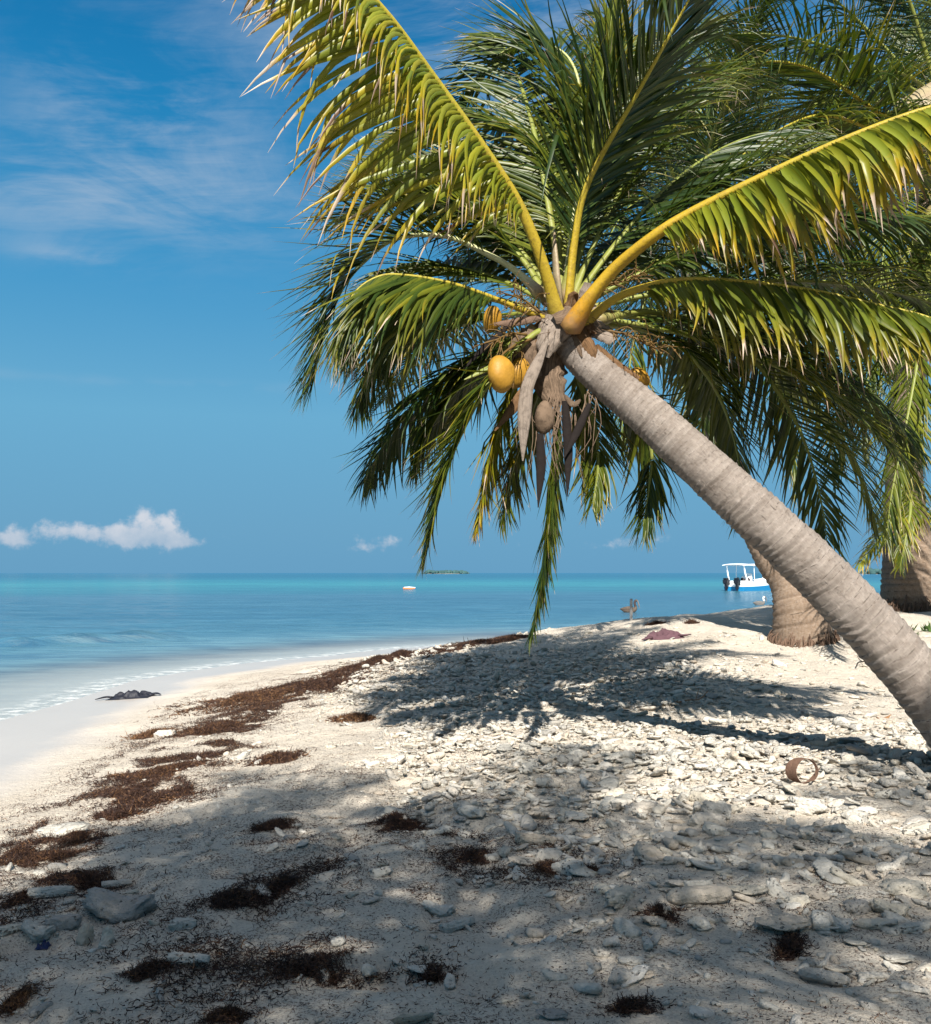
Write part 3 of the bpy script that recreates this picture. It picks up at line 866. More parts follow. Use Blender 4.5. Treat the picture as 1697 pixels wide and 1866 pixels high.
FR = [
    # (path, params) from the photograph, each point with its own distance
    # big yellow frond rising to the upper left, toward the camera
    ([(1026, 606, 6.13), (1012, 562, 6.02), (1000, 515, 5.95), (975, 440, 5.85), (940, 362, 5.75), (880, 268, 5.6), (790, 140, 5.4), (700, 18, 5.2), (600, -80, 5.05), (470, -140, 4.95)],
     dict(L=.92, n=80, t0=.27, age=.47, droop=.30, vang=-6, a0=78, a1=54, wid=.056, roll=(30, 38, 42), r0=.034, mat=RACH_Y, kink=.14, asym=(.66, 1.08), sidev=(-92, -6), dside=(3.6, .9), ragged=.2, r1=.007, twist=12), 'yellowing frond rising to the upper left'),
    # yellow right frond
    ([(1040, 598, 5.95), (1072, 548, 5.85), (1120, 490, 5.75), (1190, 432, 5.6), (1260, 388, 5.5), (1400, 318, 5.3), (1550, 250, 5.1), (1690, 198, 4.95), (1820, 170, 4.85), (1960, 190, 4.8)],
     dict(L=.60, n=88, t0=.27, age=.44, droop=.40, vang=-52, a0=80, a1=48, wid=.064, roll=14, r0=.048, mat=RACH_O, kink=.25, flare=.75, ragged=.25, asym=(.9, .9), r1=.007), 'orange-tipped yellow frond reaching right'),
    # green right frond, midrib lit
    ([(1045, 598, 6.12), (1078, 578, 6.02), (1120, 545, 5.95), (1180, 522, 5.9), (1250, 511, 5.85), (1350, 514, 5.8), (1480, 530, 5.7), (1600, 556, 5.6), (1697, 580, 5.5), (1840, 640, 5.4)],
     dict(L=.62, n=90, t0=.2, age=.24, droop=.30, vang=-42, a0=70, a1=38, wid=.050, roll=8, r0=.030, mat=RACH_Y, kink=.12, ragged=.15, r1=.006), 'green frond spreading flat to the right'),
    # right frond drooping behind the trunk
    ([(1085, 585, 6.15), (1180, 568, 6.3), (1270, 590, 6.5), (1355, 637, 6.65), (1425, 725, 6.75), (1470, 815, 6.8), (1498, 920, 6.8), (1508, 990, 6.78)],
     dict(L=.68, n=84, t0=.18, age=.12, droop=.16, vang=4, a0=60, a1=24, wid=.034, mat=RACH_G, r0=.026, roll=-30), None),
    ([(1075, 590, 6.2), (1170, 600, 6.4), (1250, 640, 6.6), (1310, 720, 6.75), (1345, 830, 6.8), (1350, 930, 6.8)],
     dict(L=.62, n=76, t0=.18, age=.14, droop=.25, vang=-10, a0=58, a1=24, wid=.036, roll=14), None),
    ([(1090, 575, 6.25), (1230, 580, 6.6), (1370, 640, 6.9), (1480, 730, 7.1), (1560, 840, 7.2), (1600, 960, 7.2)],
     dict(L=.7, n=80, t0=.2, age=.22, droop=.2, vang=8, a0=60, a1=24, wid=.034, roll=20), None),
    # dark upright frond in the centre, under side to the camera
    ([(1038, 596, 6.17), (1038, 540, 6.1), (1046, 450, 6.05), (1062, 360, 5.98), (1095, 285, 5.9), (1150, 190, 5.75), (1195, 110, 5.6), (1255, 0, 5.45), (1310, -110, 5.3)],
     dict(L=.86, n=92, t0=.22, age=.06, droop=.10, vang=12, a0=52, a1=26, wid=.038, mat=RACH_Y, r0=.030, roll=10), None),
    # upright frond with clipped leaflets on the left of it
    ([(1028, 548, 6.15), (1052, 400, 6.2), (1085, 250, 6.2), (1105, 100, 6.2), (1130, -60, 6.15)],
     dict(L=.55, n=70, t0=.3, age=.26, droop=.12, vang=10, a0=40, a1=20, wid=.036, roll=40), None),
    # arching to the upper left behind
    ([(1025, 550, 6.2), (1050, 360, 6.4), (1062, 200, 6.6), (1040, 110, 6.75), (990, 80, 6.9), (925, 90, 7.05), (872, 136, 7.15), (832, 190, 7.2), (805, 270, 7.2)],
     dict(L=.72, n=88, t0=.3, age=.05, droop=.10, vang=8, a0=60, a1=26, wid=.032, mat=RACH_P, roll=-14, r0=.015), None),
    ([(1020, 550, 6.2), (1020, 440, 6.35), (1015, 340, 6.5), (1000, 278, 6.6), (950, 246, 6.75), (893, 226, 6.9), (840, 205, 7.0), (780, 205, 7.1), (730, 240, 7.15)],
     dict(L=.62, n=80, t0=.35, age=.14, droop=.22, vang=-4, a0=62, a1=26, wid=.032, mat=RACH_G, roll=10, r0=.016), None),
    ([(1030, 545, 6.2), (1075, 400, 6.5), (1120, 250, 6.8), (1190, 120, 7.1), (1290, 60, 7.3), (1380, 90, 7.45)],
     dict(L=.72, n=80, t0=.25, age=.05, droop=.14, vang=8, a0=60, a1=26, wid=.034), None),
    # arching left
    ([(985, 535, 6.1), (938, 492, 6.12), (890, 464, 6.15), (810, 430, 6.2), (720, 436, 6.25), (660, 481, 6.27), (624, 527, 6.27), (602, 580, 6.25), (584, 640, 6.2), (572, 690, 6.17)],
     dict(L=.80, n=92, t0=.2, age=.13, droop=.10, vang=18, a0=66, a1=24, wid=.032, mat=RACH_P, r0=.026, roll=-24), None),
    # lower left, curtain of leaflets
    ([(1012, 588, 6.12), (955, 566, 6.0), (880, 536, 5.9), (815, 515, 5.82), (740, 502, 5.76), (690, 504, 5.72), (645, 535, 5.7), (615, 600, 5.7)],
     dict(L=.84, n=92, t0=.28, age=.13, droop=.38, vang=-42, a0=64, a1=30, wid=.034, mat=RACH_Y, r0=.024, roll=0), None),
    ([(975, 570, 6.15), (900, 545, 6.3), (810, 540, 6.45), (730, 580, 6.55), (680, 660, 6.6), (650, 740, 6.6)],
     dict(L=.62, n=76, t0=.2, age=.12, droop=.25, vang=-12, a0=60, a1=26, wid=.034), None),
    # upper left, tips lit pale
    ([(1000, 550, 6.15), (950, 470, 6.3), (880, 410, 6.45), (790, 370, 6.6), (690, 370, 6.75), (610, 400, 6.85)],
     dict(L=.76, n=84, t0=.2, age=.17, droop=.11, vang=12, a0=58, a1=26, wid=.032, ragged=.2), None),
    # hanging lower left
    ([(1016, 604, 6.15), (980, 606, 6.04), (935, 645, 5.98), (880, 715, 5.96), (830, 815, 5.94), (800, 910, 5.92), (778, 1005, 5.92)],
     dict(L=.56, n=78, t0=.15, age=.17, droop=.12, vang=14, a0=52, a1=20, wid=.032, roll=15), None),
    ([(975, 600, 6.1), (910, 640, 6.2), (850, 690, 6.25), (790, 770, 6.3), (755, 850, 6.3)],
     dict(L=.5, n=70, t0=.15, age=.12, droop=.22, vang=2, a0=56, a1=24, wid=.032), None),
    ([(985, 610, 6.1), (940, 690, 6.15), (905, 790, 6.2), (885, 880, 6.2), (868, 960, 6.2)],
     dict(L=.40, n=66, t0=.2, age=.46, droop=.3, vang=-6, a0=50, a1=20, wid=.03, ragged=.3, kink=.2), 'bronze drying frond hanging below the crown'),
    # narrow frond hanging in the middle
    ([(1012, 620, 6.15), (1015, 700, 6.2), (1012, 800, 6.2), (1004, 900, 6.2), (992, 1010, 6.2), (978, 1110, 6.2), (968, 1150, 6.2)],
     dict(L=.40, n=84, t0=.2, age=.10, droop=.42, vang=-8, a0=36, a1=14, wid=.030, ragged=.22), 'narrow green frond hanging straight down to the beach'),
    # right of it, fan over the sea
    ([(1045, 620, 6.2), (1105, 680, 6.3), (1160, 750, 6.4), (1187, 820, 6.4), (1183, 890, 6.4), (1172, 960, 6.4)],
     dict(L=.52, n=74, t0=.2, age=.12, droop=.12, vang=6, a0=50, a1=20, wid=.03, roll=-10), None),
    ([(1035, 620, 6.25), (1060, 700, 6.35), (1085, 780, 6.4), (1090, 850, 6.4), (1080, 920, 6.4)],
     dict(L=.42, n=66, t0=.2, age=.2, droop=.25, vang=-4, a0=48, a1=20, wid=.03, ragged=.25), None),
    ([(1030, 600, 6.25), (985, 700, 6.4), (955, 790, 6.45), (930, 870, 6.45), (915, 950, 6.45)],
     dict(L=.45, n=66, t0=.2, age=.2, droop=.25, vang=-4, a0=50, a1=20, wid=.03, ragged=.25), None),
]
for i, (pp, kw, lab) in enumerate(FR):
    frond(main, off, px_path(pp), seed=i, label=lab, **kw)

g = np.random.default_rng(77)
FILL = [(-52, 56, 2.5), (-38, 62, 2.8), (-12, 45, 3.0), (15, 66, 3.0), (38, 44, 3.0), (66, 54, 3.0), (96, 28, 2.8), (-50, 34, 2.2), (-42, 12, 2.2), (-75, -20, 1.7), (84, -6, 2.6), (75, 2, 2.8), (58, 34, 3.0), (88, 14, 3.0), (-20, 74, 3.3), (5, 58, 3.4), (28, 72, 3.4), (50, 62, 3.4), (-30, 52, 3.0), (18, 36, 3.2), (72, 44, 3.2)]
for i, (az_, el_, ln_) in enumerate(FILL):
    pth = arc_path(at(1030, 572, 6.16), R(az_), R(el_), ln_, 1.35 if el_ > 20 else 1.0, curl2=g.normal(0, .2))
    frond(main, off, pth, L=.66, n=80, t0=.18, age=g.uniform(.03, .2), droop=g.uniform(.15, .4), vang=g.uniform(-14, 16), a0=62, a1=26, wid=.034, roll=g.normal(0, 16), seed=60 + i, mat=RACH_G, r0=.022)

# spear leaf still folded, standing in the heart of the crown
b = MB(); b.add(*tube(px_path([(1022, 560, 6.05), (1014, 500, 6.05), (1011, 455, 6.05), (1010, 412, 6.05)]), [.035, .04, .03, .003], 8, flat=.5))
obj('spear_leaf', b.me('spear_leaf', RACH_P, off=off), main)
# ragged sheaths round the crown
SH = [([(1020, 580, 5.98), (1000, 615, 5.97), (992, 650, 5.98)], [.10, .085, .03], SPATHE),
      ([(985, 575, 6.02), (940, 585, 5.98), (900, 590, 5.96)], [.03, .028, .01], FIBRE_D),
      ([(1060, 560, 6.05), (1068, 535, 6.02), (1072, 515, 6.0)], [.05, .045, .025], SPATHE),
      ([(1080, 590, 6.05), (1105, 605, 6.03), (1120, 620, 6.02)], [.07, .06, .04], SPATHE),
      ([(1062, 605, 6.0), (1078, 635, 5.97), (1085, 655, 5.97)], [.045, .04, .008], SPATHE_B),
      ([(1085, 630, 6.05), (1120, 660, 6.03), (1165, 690, 6.02)], [.03, .035, .02], SPATHE_B),
      ([(970, 600, 6.02), (955, 640, 6.0), (975, 690, 6.02)], [.07, .10, .05], FIBRE),
      ([(1010, 620, 6.1), (1000, 680, 6.08), (1015, 740, 6.08)], [.09, .11, .06], FIBRE),
      ([(1045, 560, 6.0), (1030, 572, 5.96), (1010, 578, 5.94)], [.05, .05, .04], FIBRE),
      ([(1030, 720, 6.0), (1045, 735, 5.99), (1058, 728, 5.98)], [.008, .02, .008], FIBRE)]
for i, (p, wv, mt) in enumerate(SH):
    obj('leaf_sheath', fibre_mesh(px_path(p), wv, 50 + i, mt, off, curl=.5), main)
g = np.random.default_rng(41)
for i in range(22):
    a0_ = g.uniform(0, 360); c0 = at(1033 + 16 * math.cos(R(a0_)), 582 - 12 * math.sin(R(a0_)), 6.04 + .12 * g.random())
    d_ = nrm(np.array([math.cos(R(a0_)), -.5 * g.random(), math.sin(R(a0_)) * .8 + g.normal(0, .2)]))
    l_ = g.uniform(.08, .24)
    p_ = np.array([c0 - d_ * .04, c0 + d_ * l_ * .5, c0 + d_ * l_ - UPZ * l_ * .35])
    obj('leaf_sheath', fibre_mesh(p_, [.05, g.uniform(.03, .05), .004], 500 + i, (FIBRE, SPATHE_B, FIBRE, SPATHE)[i % 4], off, curl=.6, rag=.5), main)
b = MB()
for i in range(130):
    a0_ = g.uniform(0, 360); c0 = at(1033 + 20 * math.cos(R(a0_)), 588 - 14 * math.sin(R(a0_)), 6.06)
    d_ = nrm(np.array([math.cos(R(a0_)), -.4 + .3 * g.normal(), math.sin(R(a0_)) + g.normal(0, .3)])) * g.uniform(.05, .17)
    b.add(*tube(spline([c0, c0 + d_ * .6 + g.normal(0, .012, 3), c0 + d_ + g.normal(0, .025, 3) - UPZ * .03], 6), np.linspace(.003, .001, 6), 4))
obj('fibre_mat', b.me('fibre_mat', FIBRE, off=off), main)
SP = [([(999, 618, 5.94), (977, 666, 5.9), (961, 705, 5.88), (955, 765, 5.88), (953, 840, 5.9)], [.008, .034, .038, .040, .004], SPATHE, 'long pale grey spathe hanging from the crown'),
      ([(968, 690, 5.95), (940, 735, 5.92), (902, 785, 5.9)], [.02, .035, .004], SPATHE_B, None),
      ([(985, 790, 6.0), (986, 850, 6.0), (981, 925, 6.0)], [.02, .03, .003], SPATHE_D, None),
      ([(1030, 730, 6.0), (1036, 820, 6.0), (1034, 905, 6.0)], [.02, .028, .003], SPATHE_D, None),
      ([(1075, 735, 6.0), (1052, 785, 5.98), (1028, 835, 5.97)], [.015, .025, .003], SPATHE_D, None),
      ([(930, 590, 5.98), (885, 630, 5.93), (845, 672, 5.9)], [.015, .02, .003], SPATHE_D, None),
      ([(918, 655, 5.95), (880, 675, 5.92), (845, 692, 5.9)], [.01, .016, .003], RACH_G, None)]
for i, (p, wv, mt, lab) in enumerate(SP):
    o = obj('dry_spathe', fibre_mesh(px_path(p), wv, 80 + i, mt, off, curl=.35, rag=.08), main)
    if lab: o['label'] = lab
for i, (p, d, ln, nb) in enumerate([((985, 570, 6.0), (-.6, -.2, .35), .26, 26), ((960, 610, 6.0), (-.55, -.35, -.1), .24, 18), ((1075, 540, 6.05), (.75, -.1, .35), .3, 30), ((1095, 600, 6.05), (.7, -.2, -.25), .34, 34), ((940, 640, 5.95), (-.2, -.2, -.5), .10, 5)]):
    obj('flower_stalk', stalk_mesh(at(*p), d, ln, nb, 300 + i, off), main)
for p, rx, rz, tl, mt, lab in [((912, 682, 5.72), .081, .112, -.12, NUT, 'ripe yellow coconut in full sun'), ((944, 680, 6.02), .07, .10, .35, NUT, None), ((896, 582, 6.2), .06, .09, .2, NUT, None), ((1163, 688, 6.2), .075, .06, .6, NUT, None), ((991, 762, 6.03), .06, .095, .1, FIBRE, 'shrivelled brown coconut')]:
    o = obj('coconut', nut_mesh(at(*p), rx, rz, tl, mt, off), main)
    if lab: o['label'] = lab
b = MB(); b.add(*tube(spline([at(968, 618, 5.98), at(938, 630, 5.86), at(917, 645, 5.75), at(912, 658, 5.72)], 14), np.linspace(.009, .006, 14), 6))
obj('flower_stalk', b.me('flower_stalk', STALK, off=off), main)
# hanging strings of dead flower stalks
b = MB()
g = np.random.default_rng(5)
for k in range(46):
    x0, y0 = g.choice([(985, 740), (1032, 740), (1012, 720), (1075, 720)]) + g.normal(0, 9, 2)
    ln = g.uniform(40, 150)
    pts = spline(px_path([(x0, y0, 6.03), (x0 + g.normal(0, 10), y0 + ln * .5, 6.03), (x0 + g.normal(0, 18), y0 + ln, 6.02)]), 7)
    b.add(*tube(pts, np.linspace(.004, .0015, 7), 4))
obj('dead_flower_stalk', b.me('dead_flower_stalk', FIBRE, off=off), main)


# --- palms behind
def palm(base_px, path_px, radii, mat, label, spacing, seed, crown, els=(80, -35), length=3.0, L=.55, saw=.05, n=60, base_world=None, age=(0., .14), skip=None):
    pts = [np.array(p, float) for p in path_px]
    bz = pts[0].copy()
    root = empty('palm_tree', tuple(bz), label, 'palm tree', 'coconut palms')
    obj('trunk', trunk_mesh(pts, radii, spacing, mat, bz, na=40, saw=saw, seed=seed, row=.016), root)
    g_ = np.random.default_rng(seed + 5); rb = MB()
    for i_ in range(300):
        a_ = g_.uniform(0, 6.283); r0_ = radii[0] * g_.uniform(.82, .98); z0_ = g_.uniform(.0, .13) * (.4 + g_.random())
        p0_ = bz + np.array([math.cos(a_) * r0_, math.sin(a_) * r0_, .08 + z0_])
        e_ = bz + np.array([math.cos(a_ + g_.normal(0, .1)) * (radii[0] * g_.uniform(1.0, 1.12)), math.sin(a_) * (radii[0] * g_.uniform(1.0, 1.12)), .0])
        e_[2] = gz(e_[0], e_[1]) - .02
        rb.add(*tube(spline([p0_, (p0_ + e_) / 2 + np.array([math.cos(a_) * .02, math.sin(a_) * .02, .02]), e_], 6), np.linspace(.006, .008, 6) * g_.uniform(.5, 1.5), 5))
    obj('root_mass', rb.me('root_mass', FIBRE_D, off=bz), root)
    random_crown(root, bz, pts[-1], crown, length, seed, els, L, n=n, age=age, skip=skip)
    v, f = ICO[3]
    k = v * np.array([.17, .17, .26]) * (1 + .35 * (fbm(v * 3 + seed, 3) - .5))[:, None] + pts[-1] - UPZ * .05
    obj('leaf_sheath', mesh('leaf_sheath', k - bz, [f], FIBRE), root)
    return root, bz, pts[-1]


g1 = ground_px(1462, 1166)
p1 = [g1 + np.array([.02, .02, -.1]), g1 + np.array([0, 0, .07]), at(1452, 1110, g1[1]), at(1436, 1062, g1[1] + .05), at(1396, 1000, g1[1] + .15), at(1340, 880, g1[1] + .3), at(1290, 720, g1[1] + .4), at(1265, 560, g1[1] + .5), at(1258, 440, g1[1] + .5)]
P1 = palm(None, p1, [.365, .345, .275, .215, .185, .165, .15, .14, .12], TRUNK_B, 'coconut palm with brown ringed swollen trunk foot behind the leaning trunk', (.075, .06), 11, 27, els=(84, 0), length=3.9, L=.72, saw=.09, n=64)
g2 = ground_px(1668, 1106)
g2y = max(g2[1], 13.5)
p2 = [np.array([at(1672, 1112, g2y)[0], g2y, gz(at(1672, 1112, g2y)[0], g2y) - .08]), at(1668, 1085, g2y), at(1664, 1040, g2y), at(1655, 985, g2y), at(1648, 900, g2y), at(1650, 760, g2y), at(1670, 600, g2y), at(1690, 440, g2y), at(1700, 320, g2y)]
P2 = palm(None, p2, [.56, .47, .415, .33, .26, .22, .20, .18, .15], TRUNK_B, 'thick palm trunk with a green frond over it at the right edge of the beach', (.09, .07), 23, 25, els=(80, -45), length=3.6, L=.75, saw=.05, n=64)
p3b = np.array([6.6, 10.6, gz(6.6, 10.6) - .08])
p3 = [p3b, p3b + np.array([-.02, 0, .5]), p3b + np.array([-.3, .1, 2.2]), p3b + np.array([-.8, .3, 4.2]), p3b + np.array([-1.2, .4, 6.2])]
P3 = palm(None, p3, [.36, .24, .19, .17, .14], TRUNK_B, 'tall palm whose dark crown fills the upper right corner', (.09, .07), 37, 27, els=(80, -45), length=3.6, L=.75, n=60)

X2 = [
    ([(1690, 300, 10.4), (1640, 232, 10.0), (1590, 198, 9.7), (1513, 144, 9.4), (1460, 119, 9.2), (1390, 113, 9.0), (1328, 140, 8.9), (1285, 190, 8.8)], dict(L=1.15, n=86, t0=.2, age=.12, droop=.09, vang=4, a0=62, a1=30, wid=.042, mat=RACH_Y, roll=-16)),
    ([(1700, 310, 10.2), (1640, 262, 9.7), (1575, 230, 9.4), (1526, 213, 9.2), (1476, 213, 9.0), (1411, 242, 8.8), (1350, 285, 8.7), (1290, 335, 8.6)], dict(L=.8, n=86, t0=.2, age=.16, droop=.2, vang=-14, a0=64, a1=34, wid=.042, mat=RACH_Y, roll=0)),
    ([(1700, 400, 10.8), (1690, 520, 10.0), (1675, 640, 9.6), (1650, 780, 9.4), (1625, 900, 9.3), (1615, 990, 9.3)], dict(L=.8, n=80, t0=.12, age=.2, droop=.16, vang=2, a0=52, a1=22, wid=.042, kink=.15, ragged=.25, roll=20)),
    ([(1700, 380, 11.2), (1650, 470, 10.6), (1605, 580, 10.3), (1580, 700, 10.2), (1570, 820, 10.2)], dict(L=.85, n=80, t0=.12, age=.12, droop=.16, vang=6, a0=54, a1=22, wid=.042, kink=.12)),
    ([(1700, 400, 11.6), (1630, 500, 11.2), (1560, 640, 11.0), (1525, 760, 10.9), (1515, 870, 10.9)], dict(L=.9, n=80, t0=.12, age=.06, droop=.16, vang=4, a0=56, a1=22, wid=.042, roll=-15)),
    ([(1705, 360, 11.6), (1690, 480, 11.3), (1660, 620, 11.2), (1655, 760, 11.2), (1665, 880, 11.2)], dict(L=.85, n=76, t0=.12, age=.06, droop=.18, vang=0, a0=54, a1=22, wid=.042, roll=10)),
    ([(1655, 860, 13.2), (1640, 925, 12.7), (1600, 985, 12.5), (1565, 1030, 12.4)], dict(L=.5, n=46, t0=.15, age=.42, droop=.4, vang=-6, a0=54, a1=22, wid=.04, ragged=.3, kink=.3)),
    ([(1652, 850, 13.2), (1660, 920, 12.6), (1650, 985, 12.4), (1640, 1035, 12.4)], dict(L=.45, n=46, t0=.15, age=.22, droop=.3, vang=0, a0=44, a1=20, wid=.04, ragged=.3)),
]
for i, (pp, kw) in enumerate(X2):
    frond(P2[0], P2[1], px_path(pp), seed=400 + i, r0=.032, **kw)
X1 = [
    ([(1258, 440, 11.4), (1330, 400, 10.6), (1420, 385, 10.1), (1497, 415, 9.8), (1552, 482, 9.6), (1592, 548, 9.5), (1620, 640, 9.4)], dict(L=.95, n=84, t0=.2, age=.14, droop=.14, vang=6, a0=60, a1=26, wid=.042, mat=RACH_Y, roll=-20)),
    ([(1258, 440, 11.6), (1200, 480, 11.2), (1160, 600, 11.), (1140, 720, 10.9), (1130, 820, 10.9)], dict(L=.8, n=70, t0=.15, age=.12, droop=.2, vang=0, a0=58, a1=26, wid=.042)),
    ([(1262, 440, 11.6), (1330, 500, 11.2), (1400, 620, 11.), (1440, 760, 10.9), (1450, 890, 10.9)], dict(L=.85, n=76, t0=.15, age=.14, droop=.2, vang=0, a0=58, a1=26, wid=.042)),
    ([(1258, 440, 11.6), (1280, 540, 11.2), (1290, 680, 11.), (1270, 820, 11.)], dict(L=.75, n=66, t0=.15, age=.14, droop=.25, vang=0, a0=58, a1=26, wid=.042)),
]
for i, (pp, kw) in enumerate(X1):
    frond(P1[0], P1[1], px_path(pp), seed=450 + i, r0=.03, **kw)
# pale green boot of the right palm
b = MB(); b.add(*tube(px_path([(1700, 330, 10.5), (1650, 262, 10.2), (1668, 205, 10.1), (1715, 160, 10.1)]), [.16, .22, .24, .12], 12, flat=.6))
obj('leaf_sheath', b.me('leaf_sheath', RACH_P, off=P2[1]), P2[0])['label'] = 'pale green swollen leaf base'


# --- palms that stand behind the viewpoint and shade the near sand
def copy_tree(o, parent=None):
    c = o.copy(); C.objects.link(c); c.parent = parent
    for ch in list(o.children): copy_tree(ch, c)
    return c


pb = np.array([0., 0., 0.])
pt = [pb + np.array([0, 0, -.1]), pb + np.array([.02, 0, .4]), pb + np.array([.15, .1, 2.]), pb + np.array([.25, .3, 3.6]), pb + np.array([.3, .5, 4.9])]
PS = palm(None, pt, [.32, .22, .17, .15, .13], TRUNK_B, 'palm behind the viewpoint that shades the left of the near sand', (.09, .07), 61, 24, els=(70, -25), length=3.1, L=.75, n=46)[0]
SHADE = [(-2.2, -3.5, 0., 1.0), (.4, -2.9, 2.1, 1.05), (3.3, -2.1, 4.0, 1.0), (-.8, -4.2, 1.1, .95), (6.0, -1.6, 5.2, 1.0)]
SL = ['palm behind the viewpoint that shades the left of the near sand', 'palm behind the viewpoint that shades the middle of the near sand', 'palm behind the viewpoint that shades the coral on the right',
      'palm farthest behind the viewpoint, its shade reaching the bottom edge', 'palm beside the leaning trunk foot, out of sight, shading the right edge']
for i, (x, y, rz, s) in enumerate(SHADE):
    o = PS if i == 0 else copy_tree(PS)
    o.location = (x, y, gz(x, y)); o.rotation_euler = (0, 0, rz); o.scale = (s, s, s)
    o['label'] = SL[i]; o['group'] = 'palms behind the viewpoint'

# ------------------------------------------------------------------ coral rubble
def coral_shape(kind, sub, seed):
    v, f = ICO[sub]
    v = v.copy()
    nz = fbm(v * 1.6 + seed * 3.7, 3) - .5
    nf = fbm(v * 4.5 + seed, 3) - .5
    if kind == 'finger':
        x = v[:, 0]
        rad = (.27 + .16 * nz + .16 * nf) * np.sqrt(np.clip(1 - np.abs(x) ** 6, .0, 1)) / np.sqrt(np.clip(1 - x * x, .02, 1)) * np.interp(x, [-1, 1], [1.2, .7])
        x = np.clip(x + .12 * v[:, 1] * math.sin(seed * 3.), -.86, .9)
        V = np.stack([x, v[:, 1] * rad + .18 * x * x * math.sin(seed), v[:, 2] * rad * .85 + .1 * x ** 2 * math.cos(seed * 2.)], -1)
    elif kind == 'flat':
        s = 1 + .8 * nz + .25 * nf
        V = np.stack([v[:, 0] * s, v[:, 1] * s * .62, v[:, 2] * (.20 + .18 * nf) + .12 * v[:, 0] ** 2], -1)
    elif kind == 'lump':
        s = 1 + .9 * nz + .6 * nf
        V = v * s[:, None] * np.array([1, .72, .55])
        V[:, 2] = np.clip(V[:, 2], -1, .42); V[:, 1] = np.clip(V[:, 1], -.5, 1)
    elif kind == 'knob':
        s = 1 + .6 * nz + .9 * np.abs(nf)
        V = v * s[:, None] * np.array([.95, .5, .42])
        V[:, 2] += .22 * np.sin(v[:, 0] * 3 + seed)
    elif kind == 'fork':
        Vl, Fl, k0 = [], [], 0
        for ang_, ln_, ra_ in ((0, 1., .20), (.75 + .3 * math.sin(seed), .72, .15), (-.6, .6, .14)):
            x = (v[:, 0] + 1) * .5
            rad = ra_ * (1 + .5 * nz + .4 * nf) * (1.15 - .45 * x)
            P_ = np.stack([x * ln_ * 1.5 - .75 + (.45 if ang_ else 0) * 0, v[:, 1] * rad, v[:, 2] * rad], -1)
            P_[:, 0] += .75
            c_, s_ = math.cos(ang_), math.sin(ang_)
            P_ = np.stack([P_[:, 0] * c_ - P_[:, 1] * s_ - .75 + (.5 if ang_ else 0), P_[:, 0] * s_ + P_[:, 1] * c_, P_[:, 2] + .12 * np.sin(P_[:, 0] * 2 + seed)], -1)
            Vl.append(P_); Fl.append(f + k0); k0 += len(P_)
        return np.vstack(Vl), np.vstack(Fl)
    else:  # bone
        x = v[:, 0]
        rad = .27 + .17 * x * x + .12 * nz + .06 * nf
        V = np.stack([x, v[:, 1] * rad * 1.25, v[:, 2] * rad], -1)
    if sub > 1:
        V = V * (1 + .22 * (fbm(v * 7 + seed * 2.1, 3) - .5) + .10 * (fbm(v * 15 + seed, 2) - .5))[:, None]
    return V, f


KINDS = ('finger', 'flat', 'lump', 'knob', 'bone', 'finger', 'flat') * 2 + ('fork',) * 3
PROTO = {}
for sub in (1, 2, 3, 4):
    PROTO[sub] = [(KINDS[i],) + coral_shape(KINDS[i], sub, i + 1) for i in range(17)]
for sub in (3,):       # forked pieces: two fingers grown together
    pass
PME = [mesh('coral_rubble', v, [f], CORAL) for k, v, f in PROTO[3]]
PME4 = [mesh('coral_rubble', v, [f], CORAL) for k, v, f in PROTO[4]]


def density(px, py):
    """how thickly the rubble lies, by where it is on the beach"""
    d = np.zeros_like(px)
    d = np.maximum(d, 1.0 * sm(640, 800, px) * sm(1280, 1330, py + (px - 1000) * -.02) * sm(1580, 1450, py + .05 * (px - 900)))
    d = np.maximum(d, .95 * sm(560, 760, px + (py - 1200) * 1.0) * sm(1165, 1215, py) * sm(1330, 1270, py) * sm(1560, 1180, px + (1290 - py) * 1.2))
    d = np.maximum(d, .19 * sm(900, 1080, px) * sm(1480, 1560, py))
    d = np.maximum(d, .10 * sm(1140, 1170, py) * sm(1330, 1280, py) * sm(900, 1000, px))
    d = np.maximum(d, .20 * np.exp(-((px - 110) / 130) ** 2 - ((py - 1690) / 60) ** 2))
    d = np.maximum(d, .05 * sm(1250, 1350, py))
    d = np.maximum(d, .8 * sm(900, 1050, px) * sm(1620, 1550, py) * sm(1400, 1480, py) * .6)
    return d


nn = 80000
cx_, cy_ = rng.uniform(-3.6, 6.5, nn), rng.uniform(2.5, 17, nn)
cz_ = terrain(cx_, cy_)
ppx, ppy = proj(np.stack([cx_, cy_, cz_], -1))
den = density(ppx, ppy) * (.45 + 1.1 * sm(.35, .65, fbm2(cx_, cy_, 1.3, 3, 4.4)))
ss = shore_dist(cx_, cy_)
inframe = (ppx > -150) & (ppx < 1850) & (ppy < 2000)
sel = (rng.random(nn) < den * .95) & (ss > 2.4) & inframe
cx_, cy_, cz_, ppx, ppy = cx_[sel], cy_[sel], cz_[sel], ppx[sel], ppy[sel]
size = np.clip(rng.lognormal(math.log(.0255), .50, len(cx_)) * (1 + .35 * sm(1430, 1510, ppy) * sm(1640, 1560, ppy)) * (.68 + .32 * sm(600, 850, ppx)), .010, .085)
rq_ = ground_px(1467, 1432)
foot = (np.hypot(cx_ - 3.15, cy_ - 5.75) > .33) & (np.hypot(cx_ - rq_[0], (cy_ - rq_[1]) * .7) > .13)
cx_, cy_, cz_, ppx, ppy, size = cx_[foot], cy_[foot], cz_[foot], ppx[foot], ppy[foot], size[foot]
shown = size / cy_
order = np.argsort(-np.where((ppx > 5) & (ppx < 1692) & (ppy < 1860), shown, 0))

